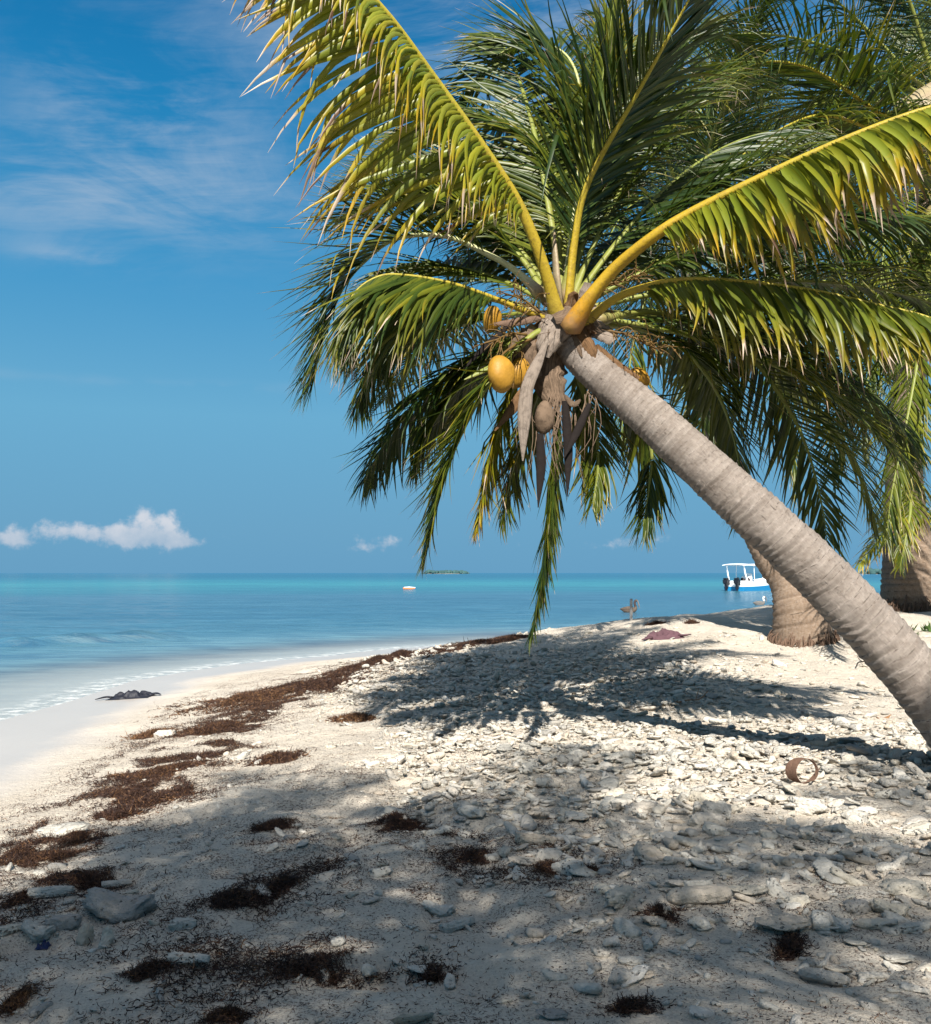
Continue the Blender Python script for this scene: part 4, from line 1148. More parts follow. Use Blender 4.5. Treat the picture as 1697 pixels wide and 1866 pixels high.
# named pieces, placed where the photograph has them: px, py, width px, kind, angle, label
NAMED = [
    (90, 1632, 78, 0, .1, 'rounded pale finger of coral beside a dark seaweed clump at the left edge'),
    (220, 1668, 130, 3, -.05, 'long pitted white coral log in the lower left, largest piece there'),
    (26, 1697, 60, 0, .5, 'tilted grey coral finger touching the left edge of the beach'),
    (112, 1688, 62, 2, .3, 'grey lump of coral between the pitted log and the left edge'),
    (70, 1712, 62, 3, 0., 'knobbly pale coral under the grey lump in the lower left'),
    (155, 1715, 44, 2, 1., 'small grey coral block between the grey lump and an upright knob'),
    (193, 1722, 44, 3, 1.4, 'upright knob of coral standing below the long pitted log'),
    (345, 1756, 78, 5, -.25, 'straight finger of coral lying alone in dappled light, lower left'),
    (332, 1690, 48, 2, .4, 'half buried coral stone to the right of the long pitted log'),
    (212, 1615, 52, 5, .4, 'dark grey coral finger pointing at a small sunlit patch on the left'),
    (120, 1520, 90, 1, 0., 'flat cream coral slab in the sunlit weed on the left'),
    (75, 1845, 46, 4, 1.2, 'coral piece with a hollow near the lower left corner'),
    (1275, 1642, 112, 11, -.12, 'bone shaped grey coral with a row of dark pits, right of centre'),
    (1236, 1613, 52, 1, .2, 'flat coral flake leaning on the bone shaped coral from the left'),
    (1275, 1615, 56, 0, .3, 'smooth coral finger touching the bone shaped coral from behind'),
    (1365, 1630, 66, 1, 0., 'flat thin coral right of the bone shaped coral'),
    (1128, 1648, 60, 2, .7, 'round knobbly lump of coral left of the bone shaped coral'),
    (1452, 1645, 46, 2, .2, 'pale angular coral at the edge of the right hand light patch'),
    (1508, 1580, 54, 0, -.5, 'sunlit white coral finger in the light patch on the right'),
    (1645, 1630, 84, 2, .1, 'large pitted coral boulder cut by the right edge of the photo'),
    (1625, 1660, 68, 3, 0., 'low knobbly coral just below the pitted boulder on the right'),
    (1560, 1660, 56, 2, .5, 'pale rough coral left of the low knobbly piece'),
    (1592, 1690, 62, 4, 0., 'grey coral bar under the rough pale coral on the right'),
    (1525, 1690, 64, 3, .2, 'knobbly grey coral left of the grey bar'),
    (1430, 1690, 92, 1, -.05, 'long thin coral plate half sunk in shaded sand'),
    (1662, 1697, 66, 0, .0, 'plain coral bar lying level at the right edge'),
    (1502, 1786, 80, 4, -.3, 'club shaped coral with one dark hole, lower right'),
    (1592, 1785, 60, 6, 0., 'oval flat pebble like coral right of the club shaped piece'),
    (1635, 1752, 62, 6, .2, 'smooth grey coral disc above the oval flat piece'),
    (1150, 1752, 48, 6, 0., 'small flat disc of coral at the edge of the lower sunlit patch'),
    (1165, 1778, 58, 1, .1, 'thin shard of coral just below the small flat disc'),
    (1008, 1850, 54, 1, 0., 'flat coral sliver at the bottom edge beside dark weed'),
    (1382, 1585, 40, 2, .3, 'lone yellowish coral nugget on bare sand'),
    (978, 1535, 74, 0, .15, 'curved tan finger of coral lying across the shaded rubble'),
    (1288, 1500, 66, 2, .0, 'squarish grey coral block at the edge of the shade'),
    (1472, 1476, 66, 9, -.3, 'split grey coral lying just below the husk ring'),
    (1320, 1478, 66, 10, .0, 'porous pale coral head beside the squarish block'),
    (1170, 1478, 56, 2, .4, 'pale coral chunk at the shade line'),
    (772, 1780, 52, 1, 0., 'pale flake of coral behind a weed clump at the bottom centre'),
    (800, 1662, 62, 3, .1, 'low brownish coral in the middle of the shaded sand'),
    (836, 1690, 66, 0, .5, 'slanting grey coral below the low brownish one'),
    (1660, 1356, 44, 2, .2, 'rounded grey coral in the trunk shadow near the trunk'),
    (1560, 1352, 62, 1, .0, 'wide flat coral lying in the dark trunk shadow'),
    (990, 1286, 34, 2, 1.1, 'dark grey coral standing where the trunk shadow begins'),
    (300, 1338, 36, 2, .2, 'low coral piece with rust brown weed beside it on the sunlit slope'),
]


def unit_w(k):
    v = PROTO[2][k][1]
    return v[:, 0].max() - v[:, 0].min()


for px, py, wpx, k, ang, lab in NAMED:
    q = ground_px(px, py + 4)
    s = wpx / FPX * q[1] / unit_w(k)
    o = obj('coral_piece', PME4[k], None, (q[0], q[1], q[2] + s * .20))
    o.rotation_euler = (random.uniform(-.15, .15), random.uniform(-.12, .12), ang)
    if 'upright' in lab:
        o.rotation_euler = (0, -1.2, ang); o.location.z += s * .35
    o.scale = (s, s, s)
    tag(o, lab, 'coral', 'coral pieces on the beach')

ADJ = {'finger': 'finger shaped', 'flat': 'flat', 'lump': 'lumpy', 'knob': 'knobbly', 'bone': 'bone shaped', 'fork': 'branching'}


def zone(px, py):
    if py < 1290: return 'in the shade cast by the leaning palm crown' if px < 1330 else 'on the sand between the trunks'
    if py < 1345 + (px - 1000) * .03 and px > 950: return 'in or beside the thin trunk shadow'
    if py < 1455 and px > 650: return 'in the sunlit rubble above the shade line'
    if py < 1560 and px > 800: return 'in the shaded rubble belt below the sunlit rubble'
    if px > 850: return 'on the shaded sand of the lower right'
    if py > 1560: return 'on the shaded sand of the lower left'
    return 'on the weedy slope at the left'


NIND = 300 - len(NAMED)
ind = set(order[:NIND].tolist())
kinds = rng.integers(0, 17, len(size))
stuff = MB()
pebble = []
for i in range(len(size)):
    kd = int(kinds[i]); s = size[i]
    rz, rx, ry = rng.uniform(0, 6.283), rng.normal(0, .25), rng.normal(0, .22)
    z = cz_[i] + s * .17 + (rng.random() ** 2) * .026 * (1 if shown[i] > 0 and density(np.array([ppx[i]]), np.array([ppy[i]]))[0] > .6 else 0)
    if i in ind:
        o = obj('coral_piece', PME[kd], None, (cx_[i], cy_[i], z))
        o.rotation_euler = (rx, ry, rz); o.scale = (s, s, s * .92)
        zz = zone(ppx[i], ppy[i])
        tag(o, f"{ADJ[KINDS[kd]]} bleached coral fragment {zz}", 'coral', f"{ADJ[KINDS[kd]]} coral fragments {zz}")
    else:
        sub = 2 if s / cy_[i] > .0032 else 1
        _, v, f = PROTO[sub][kd]
        m = np.array(Matrix.Rotation(rz, 3, 'Z') @ Matrix.Rotation(ry, 3, 'Y') @ Matrix.Rotation(rx, 3, 'X'))
        c = np.zeros((len(v), 4)); c[:, 0] = rng.random()
        stuff.add((v * np.array([1, 1, .92])) @ m.T * s + np.array([cx_[i], cy_[i], z]), [f], c)
# fine shingle between the pieces
nn = 26000
fx, fy = rng.uniform(-3.5, 6, nn), rng.uniform(2.5, 12, nn)
fz = terrain(fx, fy)
a, b_ = proj(np.stack([fx, fy, fz], -1))
ok = (rng.random(nn) < density(a, b_) * .8 + .02) & (shore_dist(fx, fy) > 2.2) & (a > -60) & (a < 1760)
v1, f1 = ICO[1]
for x, y, z in zip(fx[ok], fy[ok], fz[ok]):
    s = rng.lognormal(math.log(.009), .4)
    c = np.zeros((len(v1), 4)); c[:, 0] = rng.random()
    th_ = rng.uniform(0, 6.28); cc, sn = math.cos(th_), math.sin(th_)
    v = v1 * np.array([1.5, .9, .55]) * s * (1 + .4 * (rng.random((len(v1), 1)) - .5))
    stuff.add(np.stack([v[:, 0] * cc - v[:, 1] * sn + x, v[:, 0] * sn + v[:, 1] * cc + y, v[:, 2] + z + s * .3], -1), [f1], c)
tag(obj('coral_rubble', stuff.me('coral_rubble', CORAL)), 'loose bed of small bleached coral rubble and shingle on the sand', 'coral rubble', kind='stuff')

# ------------------------------------------------------------------ seaweed
def strands(g, n, sx_, sy_, h, ln=.03, wd=.0035, dark=.5, mseed=None, m=5):
    """n curled weed strips heaped in a low mound"""
    th_ = g.uniform(0, 6.283, n); rr_ = np.abs(g.normal(0, .52, n))
    x = rr_ * np.cos(th_) * sx_; y = rr_ * np.sin(th_) * sy_
    if mseed is not None:
        q_ = fbm(np.stack([x / sx_ * 3.4, y / sy_ * 3.0, x * 0 + mseed * 3.3], -1), 4)
        k_ = q_ > .40 + .12 * rr_ + g.normal(0, .035, n)
        x, y, rr_ = x[k_], y[k_], rr_[k_]; n = len(x)
    z = h * np.exp(-2.2 * rr_ ** 2) * g.random(n) * .75 + .003
    p = np.stack([x, y, z], -1)
    d = nrm(g.normal(0, 1, (n, 3)) * np.array([1, 1, .38]) + np.array([0, 0, .10]))
    l = (ln * g.uniform(.5, 1.6, n) / m)[:, None]
    W = nrm(np.cross(d, g.normal(0, 1, (n, 3))))
    Vs = []
    for i in range(m + 1):
        w_ = wd * (1 - .75 * i / m) * g.uniform(.7, 1.3, n)[:, None]
        Vs.append(np.stack([p - W * w_, p + W * w_], 1))
        p = p + d * l; p[:, 2] = np.maximum(p[:, 2], .002)
        d = nrm(d + g.normal(0, .55, (n, 3)))
        W = nrm(W - (W * d).sum(1, keepdims=True) * d)
    V = np.stack(Vs, 1).reshape(-1, 3)
    F = (grid_faces(m + 1, 2)[None] + (np.arange(n) * (m + 1) * 2)[:, None, None]).reshape(-1, 4)
    c = np.zeros((len(V), 4)); c[:, 0] = np.repeat(np.where(g.random(n) < .08, .93, np.clip(g.random(n) ** 1.5 + dark - .5, 0, 1)), (m + 1) * 2)
    return V, F, c


CLUMPS = [  # px, py, width px, depth factor, height m, lighter, label
    (470, 1276, 200, .55, .10, .62, 'largest heap of brown sargassum weed on the sunlit slope at the left'),
    (585, 1252, 110, .6, .09, .35, 'dark weed heap just above the largest brown heap'),
    (690, 1206, 50, .6, .10, .35, 'dark weed mound standing on the beach crest against the sea, left one'),
    (730, 1196, 40, .6, .10, .3, 'dark weed mound standing on the beach crest against the sea, right one'),
    (640, 1222, 90, .6, .06, .4, 'flat dark weed strip between the heaps and the crest'),
    (800, 1190, 70, .6, .05, .3, 'dark weed patch on the crest in the palm shade'),
    (390, 1330, 90, .6, .03, .45, 'thin dark weed mat below the largest heap'),
    (283, 1340, 42, .7, .04, .8, 'small rust brown weed tuft on the sunlit slope'),
    (430, 1646, 110, .6, .06, .2, 'thick black brown weed clump in the centre left shade'),
    (512, 1618, 62, .6, .055, .2, 'black weed clump touching the thick one on its upper right'),
    (500, 1508, 80, .55, .03, .25, 'low dark weed mat in the shade above the thick clump'),
    (730, 1500, 110, .45, .03, .2, 'wide thin weed mat where shaded rubble starts'),
    (80, 1568, 130, .5, .045, .45, 'broad red brown weed bank at the left edge'),
    (45, 1640, 60, .6, .05, .3, 'dark weed clump against the rounded coral finger'),
    (140, 1530, 100, .5, .035, .4, 'weed drift beside the cream coral slab'),
    (280, 1462, 110, .5, .03, .3, 'dark weed drift along the edge of the shade at the left'),
    (290, 1410, 110, .5, .025, .5, 'reddish weed scatter on the sunlit sand above the shade edge'),
    (215, 1490, 70, .5, .03, .3, 'dark weed tuft below the shade edge drift'),
    (265, 1775, 90, .6, .03, .4, 'brown weed tuft left of the lone straight coral finger'),
    (560, 1770, 130, .5, .025, .4, 'loose weed scatter in the lower light patches'),
    (790, 1790, 70, .6, .04, .25, 'dark weed tuft beside the pale flake at the bottom centre'),
    (1005, 1590, 66, .6, .035, .45, 'reddish weed tuft at the left end of the shaded rubble'),
    (1205, 1672, 80, .6, .04, .35, 'red brown weed tangle under the bone shaped coral'),
    (1440, 1738, 60, .5, .025, .3, 'small dark weed patch on the lower right sand'),
    (870, 1568, 60, .6, .035, .2, 'black weed knot left of the rubble belt'),
    (1150, 1845, 70, .6, .03, .3, 'dark weed at the bottom edge right of centre'),
    (410, 1858, 60, .6, .04, .5, 'brown weed sprig at the bottom edge left of centre'),
    (30, 1835, 60, .7, .05, .7, 'orange brown weed sprig at the lower left corner'),
    (1195, 1138, 22, .3, .03, .4, 'weed patch on the far sand near the grey post'),
    (1262, 1136, 18, .3, .03, .4, 'weed patch on the far sand right of the post'),
    (868, 1174, 70, .4, .05, .3, 'dark weed streak on the crest left of the hanging frond'),
    (930, 1166, 50, .4, .05, .3, 'dark weed bit on the crest right under the hanging frond'),
    (545, 1250, 120, .5, .05, .3, 'flat dark weed sheet behind the largest brown heap'),
    (610, 1238, 70, .6, .07, .3, 'dark weed lump above the flat weed sheet'),
    (160, 1610, 120, .5, .03, .4, 'broken red brown weed patch right of the bank at the left edge'),
    (30, 1555, 60, .6, .03, .4, 'small weed patch on the left edge above the bank'),
    (650, 1310, 50, .5, .03, .7, 'sandy brown weed tuft on the sunlit slope'),
    (505, 1385, 60, .5, .02, .4, 'thin weed trace at the top of the near shade'),
    (1065, 1590, 30, .5, .02, .5, 'tiny red weed sprig among shaded coral'),
]
for i, (px, py, wpx, df, h, dk, lab) in enumerate(CLUMPS):
    q = ground_px(px, py)
    g = np.random.default_rng(900 + i)
    sx_ = .72 * wpx / FPX * q[1]
    sy_ = sx_ * df * (1.6 if py < 1400 else 1.1)
    n = int(np.clip(90000 * sx_ * sy_ * 3.14, 1400, 15000)); h = h * .8
    V, F, c = strands(g, n, sx_, sy_, h, ln=.024 if q[1] < 6 else .042, wd=.0017 if q[1] < 6 else .0036, dark=dk, mseed=None if wpx < 65 else i + 1)
    ang = g.uniform(-.2, .9)
    m = np.array(Matrix.Rotation(ang, 3, 'Z'))
    # ragged outline: push strands in and out by noise, then drape them on the sand
    f_ = .7 + .6 * fbm(np.stack([V[:, 0] * 7, V[:, 1] * 7, V[:, 2] * 0 + i], -1), 3)
    V[:, :2] *= f_[:, None]
    V = V @ m.T
    V[:, 2] += terrain(V[:, 0] + q[0], V[:, 1] + q[1]) - q[2]
    tag(obj('seaweed_clump', mesh('seaweed_clump', V, [F], WEED, c, False), None, tuple(q)), lab, 'seaweed', 'seaweed clumps on the beach')

# the ragged tide line of weed, from the crest down to the lower left
TIDE = [((-20, 1670), (60, 1600), (150, 1545), (240, 1470), (320, 1400), (400, 1335), (500, 1280), (600, 1240), (720, 1198), (860, 1172), (975, 1158)), ((-20, 1545), (90, 1530), (200, 1470), (290, 1415), (360, 1365), (470, 1345)), ((440, 1640), (560, 1570), (690, 1500), (860, 1560), (1010, 1590)), ((200, 1780), (420, 1770), (560, 1775), (800, 1790))]
tx, ty = [], []
for ci, chain in enumerate(TIDE):
    W_ = np.array([ground_px(*p)[:2] for p in chain])
    for p_, q_ in zip(W_[:-1], W_[1:]):
        n_ = int(np.linalg.norm(q_ - p_) * (13000, 5500, 5500, 4500)[ci])
        t_ = rng.random(n_)[:, None]
        P_ = p_ + (q_ - p_) * t_ + rng.normal(0, 1, (n_, 2)) * (.08 + .026 * (p_[1] + (q_ - p_)[1] * t_))
        tx.append(P_[:, 0]); ty.append(P_[:, 1])
tx, ty = np.concatenate(tx), np.concatenate(ty)
mk = (fbm2(tx, ty, 4.6, 5, 41.) > .535 + rng.normal(0, .02, len(tx))) & (fbm2(tx, ty, .9, 2, 12.) > .42)
tx, ty = tx[mk], ty[mk]
V, F, c = strands(rng, len(tx), .001, .001, .03, ln=.030, wd=.0022, dark=.30, m=4)
V = V + np.repeat(np.stack([tx, ty, terrain(tx, ty)], -1), 10, axis=0)
tag(obj('seaweed_wrack', mesh('seaweed_wrack', V, [F], WEED, c, False)), 'ragged dark tide line of dried weed running down the beach', 'seaweed wrack', kind='stuff')

# scattered bits
nn = 640000
fx, fy = rng.uniform(-3.6, 4.5, nn), 2.45 + 13 * rng.random(nn) ** 1.7
fz = terrain(fx, fy)
a, b_ = proj(np.stack([fx, fy, fz], -1))
pt_ = fbm2(fx, fy, 1.5, 4, 31.)
p2_ = fbm2(fx, fy, 6., 3, 13.)
wz_ = sm(1250, 1400, b_) * sm(1250, 700, a) + .6 * sm(1440, 1560, b_) + .5 * sm(1180, 1260, b_) * sm(900, 600, a + (b_ - 1200) * 2)
sdl = shore_dist(fx, fy)
crest = np.exp(-((sdl - 3.5 - .5 * np.sin(fy * 1.3)) / .55) ** 2) * sm(9.5, 11.5, fy) * sm(17, 15.5, fy)
wrack = np.zeros(nn)
for chain in (((-20, 1690), (60, 1620), (150, 1555), (240, 1475), (320, 1400), (400, 1335), (520, 1275), (660, 1215)), ((-20, 1560), (90, 1540), (190, 1480), (290, 1425), (360, 1370)), ((420, 1650), (560, 1560), (700, 1500), (860, 1560), (1010, 1590))):
    W_ = np.array([ground_px(*p)[:2] for p in chain])
    for p_, q_ in zip(W_[:-1], W_[1:]):
        d_ = q_ - p_; t_ = np.clip(((fx - p_[0]) * d_[0] + (fy - p_[1]) * d_[1]) / (d_ @ d_), 0, 1)
        wrack = np.maximum(wrack, np.exp(-(np.hypot(fx - p_[0] - t_ * d_[0], fy - p_[1] - t_ * d_[1]) / (.10 + .035 * fy)) ** 2))
wz_ = wz_ * np.where(b_ < 1420, sm(-200, 160, a - (1420 - b_) * 1.2), 1)
ok = (rng.random(nn) < 1.6 * crest * sm(.42, .6, p2_) + 1.1 * wrack * sm(.40, .60, p2_) * sm(.36, .5, pt_) + np.clip(wz_, 0, 1) * (.09 + .75 * sm(.44, .62, pt_) * sm(.34, .62, p2_) + .15 * sm(.5, .6, p2_))) & (shore_dist(fx, fy) > 1.6) & (a > -40) & (a < 1740) & (b_ < 1900)
fx, fy, fz = fx[ok], fy[ok], fz[ok]
n = len(fx)
V, F, c = strands(rng, n, 0.001, .001, .004, ln=.014, wd=.0015, dark=.40, m=3)
V = V + np.repeat(np.stack([fx, fy, fz], -1), 8, axis=0)
tag(obj('seaweed_litter', mesh('seaweed_litter', V, [F], WEED, c, False)), 'fine red brown seaweed bits strewn over the sand', 'seaweed litter', kind='stuff')

# ------------------------------------------------------------------ small things on the beach
# curled husk ring
q = ground_px(1467, 1432)
a = np.linspace(-.9, 2 * math.pi - .75, 46)
rad = .062 + .014 * np.sin(np.linspace(0, 1, 46) * 3.0)
pth = np.stack([rad * np.cos(a) , np.linspace(-.012, .02, 46), .064 + rad * np.sin(a)], -1)
pth = np.vstack([[pth[0] + np.array([-.03, 0, -.0])], pth, [pth[-1] + np.array([.05, .01, .055])]])
wv = np.r_[.003, .009 + .026 * np.clip(.25 - np.cos(a), 0, 1.1) / 1.1, .003]
P = pth; T = nrm(np.gradient(P, axis=0)); Wd = np.array([-.62, .78, .0]); Nn = nrm(np.cross(T, Wd))
A = np.stack([P - Wd * wv[:, None], P + Wd * wv[:, None], P + Wd * wv[:, None] + Nn * .003, P - Wd * wv[:, None] + Nn * .003], 1).reshape(-1, 3)
hr = mesh('husk_ring', A, [grid_faces(len(P), 4, True), np.array([[0, 1, 2, 3], [len(P) * 4 - 1, len(P) * 4 - 2, len(P) * 4 - 3, len(P) * 4 - 4]])], HUSK, None, False)
tag(obj('husk_ring', hr, None, (q[0], q[1], q[2] + .014)), 'curled brown strip of coconut husk standing like a ring in the rubble', 'coconut husk')

# dry leaves and twigs by the trunk shadow
for px, py, s, rz, lab in ((1292, 1280, .06, .4, 'curled brown dry leaf among coral in the crown shadow'), (1222, 1283, .065, -.3, 'tan dry leaf lying left of the curled brown one'), (1612, 1310, .06, .2, 'small flat dry leaf scrap near the trunk foot')):
    q = ground_px(px, py)
    me = fibre_mesh(np.array([(-s, 0, .012), (-.3 * s, .02, .022), (.4 * s, .01, .02), (s, -.02, .012)]), [.004, .022, .024, .003], int(px), DRYLEAF, np.zeros(3), curl=.5)
    o = obj('dry_leaf', me, None, tuple(q)); o.rotation_euler = (-1.1, 0, rz); o.location.z += .01
    tag(o, lab, 'dry leaf', 'dry leaves on the sand')
for px, py, ln, rz, lab in ((1262, 1285, .32, .15, 'thin crooked twig lying beside the dry leaves'), (1570, 1215, .30, .9, 'dark forked twig sticking up near the trunk'), (850, 1180, .25, 1.2, 'dark twig standing on the crest in palm shade')):
    q = ground_px(px, py)
    b = MB()
    b.add(*tube(spline([(-ln / 2, 0, .015), (-ln * .1, .02, .04), (ln * .2, -.01, .05), (ln / 2, .03, .12)], 14), np.linspace(.007, .003, 14), 6))
    b.add(*tube(spline([(ln * .1, 0, .045), (ln * .2, .05, .08), (ln * .28, .07, .14)], 8), np.linspace(.004, .002, 8), 5))
    o = obj('twig', b.me('twig', SPATHE_D if 'dark' in lab else DRYLEAF), None, tuple(q)); o.rotation_euler = (0, 0, rz)
    tag(o, lab, 'twig', 'twigs on the beach')


def rag(name, px, py, wx, wy, h, mat, seed, label, cat, tails=0):
    q = ground_px(px, py)
    n, m = 46, 30
    U_, V_ = np.meshgrid(np.linspace(-1, 1, n), np.linspace(-1, 1, m))
    r2 = np.sqrt(U_ ** 2 + V_ ** 2)
    ed = 1 + .5 * (fbm(np.stack([np.cos(np.arctan2(V_, U_)) * 2, np.sin(np.arctan2(V_, U_)) * 2, U_ * 0 + seed], -1), 2) - .5)
    X, Y = U_ * wx * ed, V_ * wy * ed
    k = fbm(np.stack([U_ * 3.2, V_ * 2.2, U_ * 0 + seed], -1), 4)
    k2 = fbm(np.stack([U_ * 6., V_ * 4., U_ * 0 + seed + 5], -1), 3)
    Z = h * np.clip(1 - r2 ** 2, 0, 1) ** .6 * (.15 + .75 * sm(.35, .65, k) + .8 * (k2 - .35))
    Z = Z + terrain(X + q[0], Y + q[1]) - q[2] + .004
    top = np.stack([X, Y, Z], -1).reshape(-1, 3); bot = top - UPZ * .006
    f = grid_faces(m, n)
    b = MB().add(np.vstack([top, bot]), [f, f[:, ::-1] + n * m])
    g = np.random.default_rng(seed)
    for t in range(tails):
        s_ = -1 if t % 2 == 0 else 1
        p0 = np.array([s_ * wx * .8, g.normal(0, wy * .3), .02])
        pts = spline([p0, p0 + np.array([s_ * wx * .3, g.normal(0, .04), .01]), p0 + np.array([s_ * wx * .6, g.normal(0, .08), .0])], 8)
        pts[:, 2] += terrain(pts[:, 0] + q[0], pts[:, 1] + q[1]) - q[2]
        b.add(*tube(pts, np.linspace(.035, .01, 8), 6, flat=.5))
    return tag(obj(name, b.me(name, mat), None, tuple(q)), label, cat)


rag('black_rag', 238, 1272,   .27, .16, .085, RAG, 9, 'crumpled wet black rag lying at the water edge', 'rag', 2)
rag('mauve_cloth', 1212, 1163,   .22, .10, .09, MAUVE, 8, 'faded mauve cloth crumpled on the far sand in palm shade', 'cloth', 2)
rag('blue_scrap', 78, 1730, .022, .022, .022, NAVY, 12, 'small dark blue plastic scrap among coral in the lower left', 'plastic scrap')

q = at(1150, 1091, 14.2); ph = q[2]; q[2] = gz(q[0], q[1]); ph -= q[2]
b = MB(); b.add(*tube(np.array([(0, 0, -.1), (0, 0, .0), (.002, 0, ph * .5), (.004, 0, ph - .01), (.004, 0, ph)]), [.021, .021, .0205, .02, .016], 10))
tag(obj('post', b.me('post', WOOD), None, tuple(q)), 'thin grey post standing at the water edge in front of a pelican', 'post')

# sprouts of green
for px, py, s, lab in ((1450, 1170, .10, 'small green sprout at the foot of the brown ringed palm'), (1690, 1152, .16, 'patch of green shoots on sand at the right edge'), (1655, 1160, .1, 'green seedling left of the right edge shoots')):
    q = ground_px(px, py)
    g = np.random.default_rng(int(px))
    b = MB()
    for k in range(26):
        th_ = g.uniform(0, 6.28); r_ = s * g.random()
        p0 = np.array([r_ * math.cos(th_) * 1.6, r_ * math.sin(th_), 0]); d = nrm(np.array([g.normal(), g.normal(), 1.3])) * s * g.uniform(.4, .9)
        w_ = nrm(np.cross(d, g.normal(0, 1, 3))) * s * .09
        b.add(np.array([p0 - w_ * .5, p0 + w_ * .5, p0 + d * .5 + w_, p0 + d * .5 - w_, p0 + d]), [np.array([[0, 1, 2, 3]]), np.array([[3, 2, 4]])])
    tag(obj('green_sprout', b.me('green_sprout', BUSHM, False), None, tuple(q)), lab, 'sprout', 'green sprouts on the sand')

# shrubs at the right edge
def shrub(x, y, h, wd, seed, label):
    g = np.random.default_rng(seed)
    z0 = gz(x, y)
    root = empty('shrub', (x, y, z0 - .02), label, 'shrub', 'shrubs at the right edge')
    b = MB(); lb = MB()
    for k in range(9):
        th_ = g.uniform(0, 6.28)
        e = np.array([math.cos(th_) * wd * g.uniform(.3, .8), math.sin(th_) * wd * .7 * g.uniform(.3, .8), h * g.uniform(.6, .95)])
        pts = spline([(0, 0, 0), e * np.array([.4, .4, .5]), e], 10)
        b.add(*tube(pts, np.linspace(.03, .006, 10), 6))
        for j in range(150):
            p = pts[g.integers(4, 10)] + g.normal(0, 1, 3) * np.array([wd, wd, h]) * .16
            d = nrm(g.normal(0, 1, 3) + np.array([0, 0, .3])) * .14; w_ = nrm(np.cross(d, g.normal(0, 1, 3))) * .035
            lb.add(np.array([p, p + d * .5 + w_, p + d, p + d * .5 - w_]), [np.array([[0, 1, 2, 3]])])
    obj('stem', b.me('stem', STEMW), root)
    obj('foliage', lb.me('foliage', BUSHM, False), root)


shrub(9.1, 18.0, 1.5, 1.2, 1, 'dark green leafy shrub behind the thick trunk at the right edge')
shrub(10.6, 19.5, 1.8, 1.5, 2, 'taller shrub just beyond the right edge of the photo')

# ------------------------------------------------------------------ birds on the water
def pelican(px, py, Y, s, mats, label, tuck):
    p = at(px, py, Y); p[2] = WATER_Z
    root_me = MB()
    body = spline(np.array([(-.34, 0, .10, .012), (-.27, 0, .10, .05), (-.15, 0, .075, .105), (0, 0, .07, .125), (.13, 0, .085, .105), (.20, 0, .13, .065), (.20, 0, .22, .042), (.17, 0, .31, .036), (.19, 0, .385, .04), (.235, 0, .41, .042), (.28, 0, .405, .022)]) * np.array([1, 1, 1, 1]), 60)
    root_me.add(*tube(body[:, :3] * s, body[:, 3] * s, 12, ref=(0, 1, 0)))
    o = obj('pelican', root_me.me('pelican', mats[0]), None, tuple(p))
    o.rotation_euler = (0, 0, tuck)
    tag(o, label, 'pelican', 'pelicans on the water')
    # bill laid down along the neck
    bl = MB(); bp = spline(np.array([(.27, 0, .405, .024), (.30, 0, .33, .026), (.325, 0, .22, .02), (.345, 0, .12, .006)]), 14)
    bl.add(*tube(bp[:, :3] * s, bp[:, 3] * s, 8, ref=(0, 1, 0), flat=1.3))
    obj('bill', bl.me('bill', BILL), o)
    nk = MB(); npth = spline(np.array([(.205, 0, .20, .047), (.172, 0, .31, .041), (.185, 0, .375, .044), (.225, 0, .415, .046)]), 16)
    nk.add(*tube(npth[:, :3] * s, npth[:, 3] * s, 12, ref=(0, 1, 0)))
    obj('head', nk.me('head', mats[1]), o)
    for sy in (-1, 1):
        wg = MB(); wp_ = spline(np.array([(.12, sy * .085, .12, .05), (0, sy * .10, .13, .075), (-.16, sy * .08, .125, .06), (-.33, sy * .03, .12, .012)]), 18)
        wg.add(*tube(wp_[:, :3] * s, wp_[:, 3] * s, 10, ref=(0, 1, 0), flat=.5))
        obj('wing', wg.me('wing', mats[2]), o)


pelican(1148, 1115, 41., 1.15, (FEATH, FEATH_D, FEATH), 'dark brown pelican floating behind the grey post', -.15)
pelican(1385, 1101, 50., 1.0, (FEATH_L, FEATH_W, FEATH_L), 'grey pelican with white head floating in front of the boat', -.1)

# ------------------------------------------------------------------ boat
bp0 = at(1338, 1076, 90.); bp0[2] = WATER_Z
boat = empty('motorboat', tuple(bp0), 'blue and white motorboat with twin black outboards and a white canopy', 'boat')
boat.rotation_euler = (0, 0, R(90 - 47))      # bow away and to the right
xs = np.linspace(0, 7.4, 24)
hb = 1.15 * np.sqrt(np.clip(1 - (xs / 7.45) ** 3.2, 0, 1)) * (.93 + .07 * sm(0, 2, xs))
hb[-1] = .02
sh = .78 + .45 * (xs / 7.4) ** 2
kl = -.30 + .55 * (xs / 7.4) ** 4
hull = []; band = []
for x, b_, s_, k_ in zip(xs, hb, sh, kl):
    mid = k_ + (s_ - k_) * .62
    hull.append([(x, -b_ * .98, mid), (x, -b_ * .9, k_ * .3 + .0 + .3 * (k_ > 0) * k_), (x, 0, k_), (x, b_ * .9, k_ * .3 + .3 * (k_ > 0) * k_), (x, b_ * .98, mid)])
    band.append([(x, -b_ * .985, mid), (x, -b_ * 1.03, s_), (x, -b_ * .9, s_ + .02), (x, -b_ * .86, s_ - .25), (x, b_ * .86, s_ - .25), (x, b_ * .9, s_ + .02), (x, b_ * 1.03, s_), (x, b_ * .985, mid)])
hull = np.array(hull); band = np.array(band)
H = hull.reshape(-1, 3); n5 = 5
hm = mesh('hull', H, [grid_faces(24, 5), np.array([[0, 1, 2, 3, 4]])], BLUE, None, False)
obj('hull', hm, boat)
